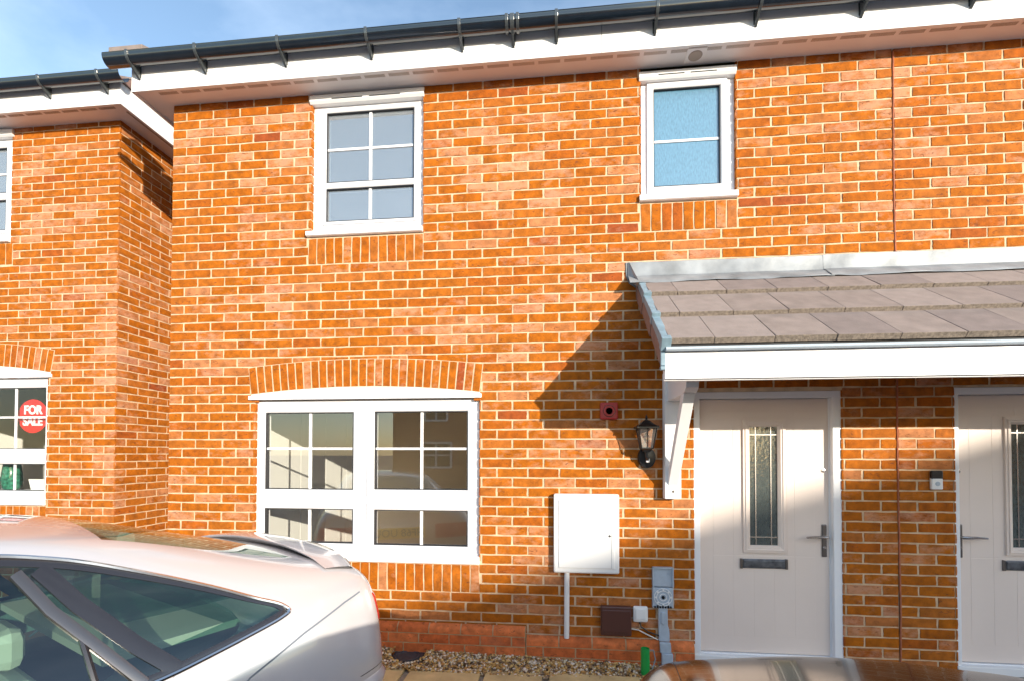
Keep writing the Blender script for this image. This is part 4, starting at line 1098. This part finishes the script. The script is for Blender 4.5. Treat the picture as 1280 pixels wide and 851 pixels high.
# daylight opening, in (y, z) world
dlo = [(-.575, .965), (-.61, 1.0), (-.70, 1.04), (-.83, 1.107), (-.99, 1.18), (-1.22, 1.275), (-1.40, 1.32), (-1.62, 1.345), (-2.0, 1.35), (-2.4, 1.29), (-3.1, .90), (-2.4, .865), (-1.7, .865), (-1.25, .873), (-1.05, .885), (-.86, .912), (-.65, .945)]
def smooth_poly(P, it=2):
    for _ in range(it):
        Q = []
        for a, b in zip(P, P[1:]+P[:1]): Q += [(a[0]*.8+b[0]*.2, a[1]*.8+b[1]*.2), (a[0]*.2+b[0]*.8, a[1]*.2+b[1]*.8)]
        P = Q
    return P
dlo = smooth_poly(dlo)
side_cut = cutter(dlo, 'X', XC-2, XC+2)
rear_cut = cutter([(XC-.52, YR-.40), (XC+.52, YR-.40), (XC+.46, YR-1.12), (XC-.46, YR-1.12)], 'Z', 1.0, 2)
front_cut = cutter([(XC-.60, YR-3.1), (XC+.60, YR-3.1), (XC+.52, YR-2.4), (XC-.52, YR-2.4)], 'Z', 1.0, 2)
g_side = body.copy(); g_side.data = body.data.copy(); COL.objects.link(g_side)
bool_mod(g_side, shell); bake(g_side)
g_rear = g_side.copy(); g_rear.data = g_side.data.copy(); COL.objects.link(g_rear)
g_front = g_side.copy(); g_front.data = g_side.data.copy(); COL.objects.link(g_front)
bool_mod(g_side, side_cut, 'INTERSECT'); bake(g_side); bool_mod(g_rear, rear_cut, 'INTERSECT'); bake(g_rear); bool_mod(g_front, front_cut, 'INTERSECT'); bake(g_front)
bool_mod(body, cab); bake(body); bool_mod(body, side_cut); bake(body); bool_mod(body, rear_cut); bake(body); bool_mod(body, front_cut); bake(body)
def arches(o, xc, y_s, z, r, x_in):
    cs = []
    for yy in y_s:
        for s_ in (-1, 1):
            m = MB(); a, b = sorted((s_*x_in, s_*1.3)); m.lathe((xc, yy, z), [(r, a), (r, b)], 48, 'X'); c = m.build('cut', M_dark); bool_mod(o, c); bake(o); cs.append(c)
    for c in cs: bpy.data.objects.remove(c)
arches(body, 0, (-.95, -3.70), .33, .375, .60)
# surface lookup on the outer skin
from mathutils.bvhtree import BVHTree
skin = make(loft(car_sections(tblS)), 'skin', 3, trS); skin.data.flip_normals()
def bvh_of(o):
    return BVHTree.FromPolygons([v.co.copy() for v in o.data.vertices], [tuple(p.vertices) for p in o.data.polygons])
SK = bvh_of(skin)
def side_pt(y, z, s=1, off=0.0, tree=None, xc=None):
    tree = tree or SK; xc = XC if xc is None else xc
    h = tree.ray_cast(Vector((xc+s*3, y, z)), Vector((-s, 0, 0)))
    if h[0] is None: return Vector((xc+s*.5, y, z))
    nn = h[1] if h[1].x*s > 0 else -h[1]
    return h[0]+nn*off
def top_pt(x, y, off=0.0, tree=None):
    tree = tree or SK; h = tree.ray_cast(Vector((x, y, 3)), Vector((0, 0, -1))); nn = h[1] if h[1].z > 0 else -h[1]
    return h[0]+nn*off
def strip(mb, path, width, off, s=1, thick=.006):
    """band of given width lying on the car side along a (y,z) path"""
    P = [Vector((0, p[0], p[1])) for p in path]; rows = []
    for i, p in enumerate(P):
        d = (P[min(i+1, len(P)-1)]-P[max(i-1, 0)]).normalized(); q = Vector((0, -d.z, d.y))
        a, b = p+q*width/2, p-q*width/2
        rows.append([side_pt(a.y, a.z, s, -.004), side_pt(a.y, a.z, s, off), side_pt(p.y, p.z, s, off+thick*.5), side_pt(b.y, b.z, s, off), side_pt(b.y, b.z, s, -.004)])
    mb.grid(rows)
def dens(path, step=.03, closed=False):
    out = []; P = list(path) + ([path[0]] if closed else [])
    for a, b in zip(P, P[1:]):
        n = max(1, int(math.hypot(a[0]-b[0], a[1]-b[1])/step))
        for i in range(n): out.append((a[0]+(b[0]-a[0])*i/n, a[1]+(b[1]-a[1])*i/n))
    out.append(P[-1]); return out
def radial(mb, p0, p1, z0, z1, off, n=24, nz=8, c=-.9):
    rows = []
    for i in range(n+1):
        a = math.radians(p0+(p1-p0)*i/n); d = Vector((math.sin(a), math.cos(a), 0)); row = []
        for k in range(nz+1):
            z = z0+(z1-z0)*k/nz; h = SK.ray_cast(Vector((0, c, z))+d*2.5, -d)
            o_ = off if 0 < i < n and 0 < k < nz else -.003
            row.append(h[0]+d*o_ if h[0] else Vector((0, c, z))+d*.9)
        rows.append(row)
    mb.grid(rows)
for s in (1, -1):
    m = MB(); pts = [side_pt(y, z, s, .004) for y, z in dens(dlo, .05, True)]; m.tube(pts, .009, 8); m.build('window_chrome', M_chrome, silver, smooth=True)
    m = MB(); c_ = (-1.6, 1.1)
    inn = [(y+(c_[0]-y)*.02, z+(c_[1]-z)*.06) for y, z in dlo]
    strip(m, dens(inn, .03, True), .022, .002, s); m.build('window_surround', M_trim, silver, smooth=True)
    m = MB(); strip(m, dens([(-1.02, .895), (-1.12, 1.0), (-1.24, 1.15), (-1.315, 1.27)], .03), .05, .004, s); m.build('door_frame', M_trim, silver, smooth=True)
    m = MB(); strip(m, dens([(-1.12, .89), (-1.20, 1.0), (-1.31, 1.15), (-1.37, 1.265)], .03), .030, .009, s); m.build('door_frame_trim', M_dsteel, silver, smooth=True)
    m = MB(); strip(m, dens([(-1.235, .89), (-1.255, 1.08)], .03), .016, .006, s); m.build('window_divider', M_trim, silver, smooth=True)
    m = MB(); strip(m, dens([(-1.98, .86), (-2.02, 1.36)], .03), .09, .004, s); m.build('centre_pillar', M_trim, silver, smooth=True)
    # shut line of the rear bumper / boot
    m = MB(); strip(m, dens([(-.98, .66), (-.79, .785), (-.54, .868), (-.30, .93), (-.19, .95)], .03), .007, .0008, s, .0); m.build('shut_line', M_greyd, silver)
    m = MB(); radial(m, 22*s, 43.5*s, .765, .925, .006); m.build('tail_lamp', M_lamp_red, silver, smooth=True)
finish(body, 'body', M_silver, silver)
for g_, nm in ((g_side, 'side_window'), (g_rear, 'rear_window'), (g_front, 'windscreen')): finish(g_, nm, M_carglass, silver)
# spoiler lip across the boot
def lip_rows(off):
    rows = []; 
    for i in range(33):
        u = -1+2*i/32; x = XC+.04+u*.64; yb = YR-.035-.12*abs(u)**3; yf = yb-.26+.09*abs(u)**4
        h = .072*(1-abs(u)**4*.85)
        row = []
        for (fy, fz) in ((0, -.01), (.02, .25), (.06, .8), (.22, 1.0), (.55, .82), (.92, .48), (1.0, .36), (.985, .22), (.9, .1), (.5, -.1)):
            y = yb+(yf-yb)*fy; t_ = top_pt(max(XC-.66, min(XC+.66, x)), max(min(y, YR-.06), YR-1), 0)
            row.append((x, y, t_.z + fz*h + .0))
        rows.append(row)
    return rows
R_ = lip_rows(0); m = MB(); m.grid(R_, closed=True); m.build('spoiler', M_silver, silver, smooth=True, angle=60)
m = MB(); 
rows = []
for i in range(25):
    x = XC-.52+1.04*i/24; y = YR-.295; rows.append([top_pt(x, y+.02, .002), top_pt(x, y-.012, .002)])
m.grid(rows); m.build('boot_gap', M_dark, silver)
# number plate, bumper, badge face towards the wall
def rear_pt(x, z, off=0):
    h = SK.ray_cast(Vector((x, 2, z)), Vector((0, -1, 0))); return h[0].y+off if h[0] else YR
yp = max(rear_pt(XC+.2, .80), rear_pt(XC-.1, .79))
m = MB(); m.box(XC-.26, XC+.26, yp+.002, yp+.010, .785, .895); pt_ = m.build('number_plate', M_yellow, silver, bevel=.003)
put_text('plate_lettering', 'HF68 UOU', .115, (XC, yp+.0125, .84), silver, M_black, facing='+Y', bold=.001, sxy=(.92, .92))
m = MB(); radial(m, -54, 54, .36, .55, .022, 60, 6); m.build('bumper', M_silver, silver, smooth=True, angle=60)
m = MB(); radial(m, -54, 54, .568, .580, .002, 60, 2); m.build('bumper_gap', M_dark, silver)
for s in (1, -1):
    m = MB(); m.lathe((s*.97, -2.98, .95), [(.02, -.08), (.07, -.06), (.085, 0), (.07, .05), (.02, .06)], 20, 'Y', sx=1.3, sy=.8); m.tube([(s*.80, -2.98, .90), (s*.93, -2.98, .93)], .02, 8); m.build('wing_mirror', M_silver, silver, smooth=True)
    m = MB(); m.tube([side_pt(-1.55, .80, s, .0), side_pt(-1.56, .80, s, .03), side_pt(-1.70, .80, s, .03), side_pt(-1.71, .80, s, 0)], .011, 8); m.build('door_handle', M_silver, silver, smooth=True)
wheels(silver, XC, .87, (YR-.95, YR-3.70), .33, ZG)
silver.location = (1.665, -.878, -.03); silver.rotation_euler = (0, 0, -TH)
ZG = -.03
# arches (dark wells) and seats
for sx in (-1, 1):
    for yy in (-1.45, -2.35):
        m = MB(); cx = XC+sx*.36
        m.box(cx-.22, cx+.22, yy-.5, yy+.02, .35, .50); m.box(cx-.22, cx+.22, yy-.02, yy+.10, .40, .93, rot=(-.25, 'X')); m.box(cx-.12, cx+.12, yy+.06, yy+.14, .93, 1.07)
        m.build('seat', M_seat, silver, bevel=.05)
m = MB(); m.box(XC-.58, XC+.58, YR-1.15, YR-.62, .90, .93); m.build('parcel_shelf', M_seat, silver)

# ---- dark car, nose towards the wall
XD = 4.31; YN = -1.62
dark = thing('parked_car', (XD, -3.9, ZG), 'dark bronze car at lower right with glossy bonnet mirroring the door and bricks', 'car', 'cars parked in front of the houses')
tblD = [
 (0.00, .30, .56, .62, .50, .60, .66, .52, .74, .76),
 (0.05, .24, .64, .72, .56, .68, .74, .58, .80, .84),
 (0.17, .20, .70, .79, .60, .75, .81, .61, .865, .90),
 (0.42, .18, .74, .83, .64, .78, .86, .62, .90, .935),
 (0.80, .18, .78, .85, .66, .80, .90, .62, .945, .98),
 (1.15, .18, .78, .86, .68, .81, .93, .60, .995, 1.02),
 (1.45, .18, .78, .86, .68, .81, .94, .56, 1.16, 1.20),
 (1.80, .18, .78, .86, .68, .81, .95, .52, 1.34, 1.385),
 (2.40, .18, .78, .86, .68, .81, .96, .51, 1.39, 1.44),
 (3.10, .18, .78, .86, .68, .81, .97, .52, 1.37, 1.42),
 (3.70, .20, .76, .84, .68, .78, .96, .52, 1.24, 1.29),
 (4.00, .24, .68, .76, .62, .70, .86, .5, .96, .99)]
trD = Matrix.Translation((XD, YN, ZG)) @ Matrix.Diagonal((1, -1, 1, 1))
bd = make(loft(car_sections(tblD)), 'body', 3, trD); bd.data.flip_normals()
sk2 = bvh_of(bd)
arches(bd, XD, (YN-.75, YN-3.2), ZG+.31, .355, .58)
finish(bd, 'body', M_bronze, dark)
dl2 = [(YN-1.18, .95), (YN-1.62, 1.24), (YN-2.0, 1.33), (YN-2.7, 1.34), (YN-3.3, 1.26), (YN-3.45, 1.0), (YN-2.4, .97)]
def patch(name, side, mat_):
    rows = []
    for i in range(25):
        y = YN-1.2-2.2*i/24
        def zat(lo):
            P = dl2[:6] if not lo else [dl2[0], dl2[6], dl2[5]]
            for a, b in zip(P, P[1:]):
                if min(a[0], b[0])-1e-6 <= y <= max(a[0], b[0])+1e-6: return a[1]+(b[1]-a[1])*(y-a[0])/(b[0]-a[0]+1e-9)
            return P[-1][1]
        z0_, z1_ = zat(True), zat(False)
        rows.append([side_pt(y, z0_+(z1_-z0_)*k/6, side, .004, sk2, XD) for k in range(7)])
    m = MB(); m.grid(rows); m.build(name, mat_, dark, smooth=True)
M_darkglass = mat('dark_car_glass', (.01, .012, .013), .03, coat=1)
for s in (1, -1): patch('side_window', s, M_darkglass)
def top_patch(name, y0, y1, w0, w1):
    rows = []
    for i in range(13):
        y = y0+(y1-y0)*i/12; w_ = w0+(w1-w0)*i/12
        rows.append([top_pt(XD+w_*(-1+2*k/16), y, .004, sk2) for k in range(17)])
    m = MB(); m.grid(rows); m.build(name, M_darkglass, dark, smooth=True)
top_patch('windscreen', YN-1.22, YN-1.74, .60, .50); top_patch('rear_window', YN-3.3, YN-3.72, .46, .42)
# bonnet shut lines, head lamps, grille
for s in (-1, 1):
    m = MB(); rows = []
    for i in range(24):
        y = YN-.14-1.0*i/23; x = XD+s*(.60+.12*i/23); rows.append([top_pt(x-.0012, y, .0005, sk2), top_pt(x+.0012, y, .0005, sk2)])
    m.grid(rows); m.build('bonnet_line', M_dark, dark)
    m = MB(); rows = []
    for i in range(9):
        y = YN-.10-.30*i/8
        rows.append([side_pt(y-.08, .50+.02*i/8+.08*k/5, s, .003, sk2, XD) for k in range(6)])
    m.grid(rows); m.build('headlight', M_headl, dark, smooth=True)
m = MB(); m.box(XD-.35, XD+.35, YN-.03, YN+.012, .38, .52); m.build('grille', M_dark, dark, bevel=.01)
wheels(dark, XD, .85, (YN-.75, YN-3.2), .31, ZG)

for o in (shell, cab, side_cut, rear_cut, front_cut, skin): bpy.data.objects.remove(o)
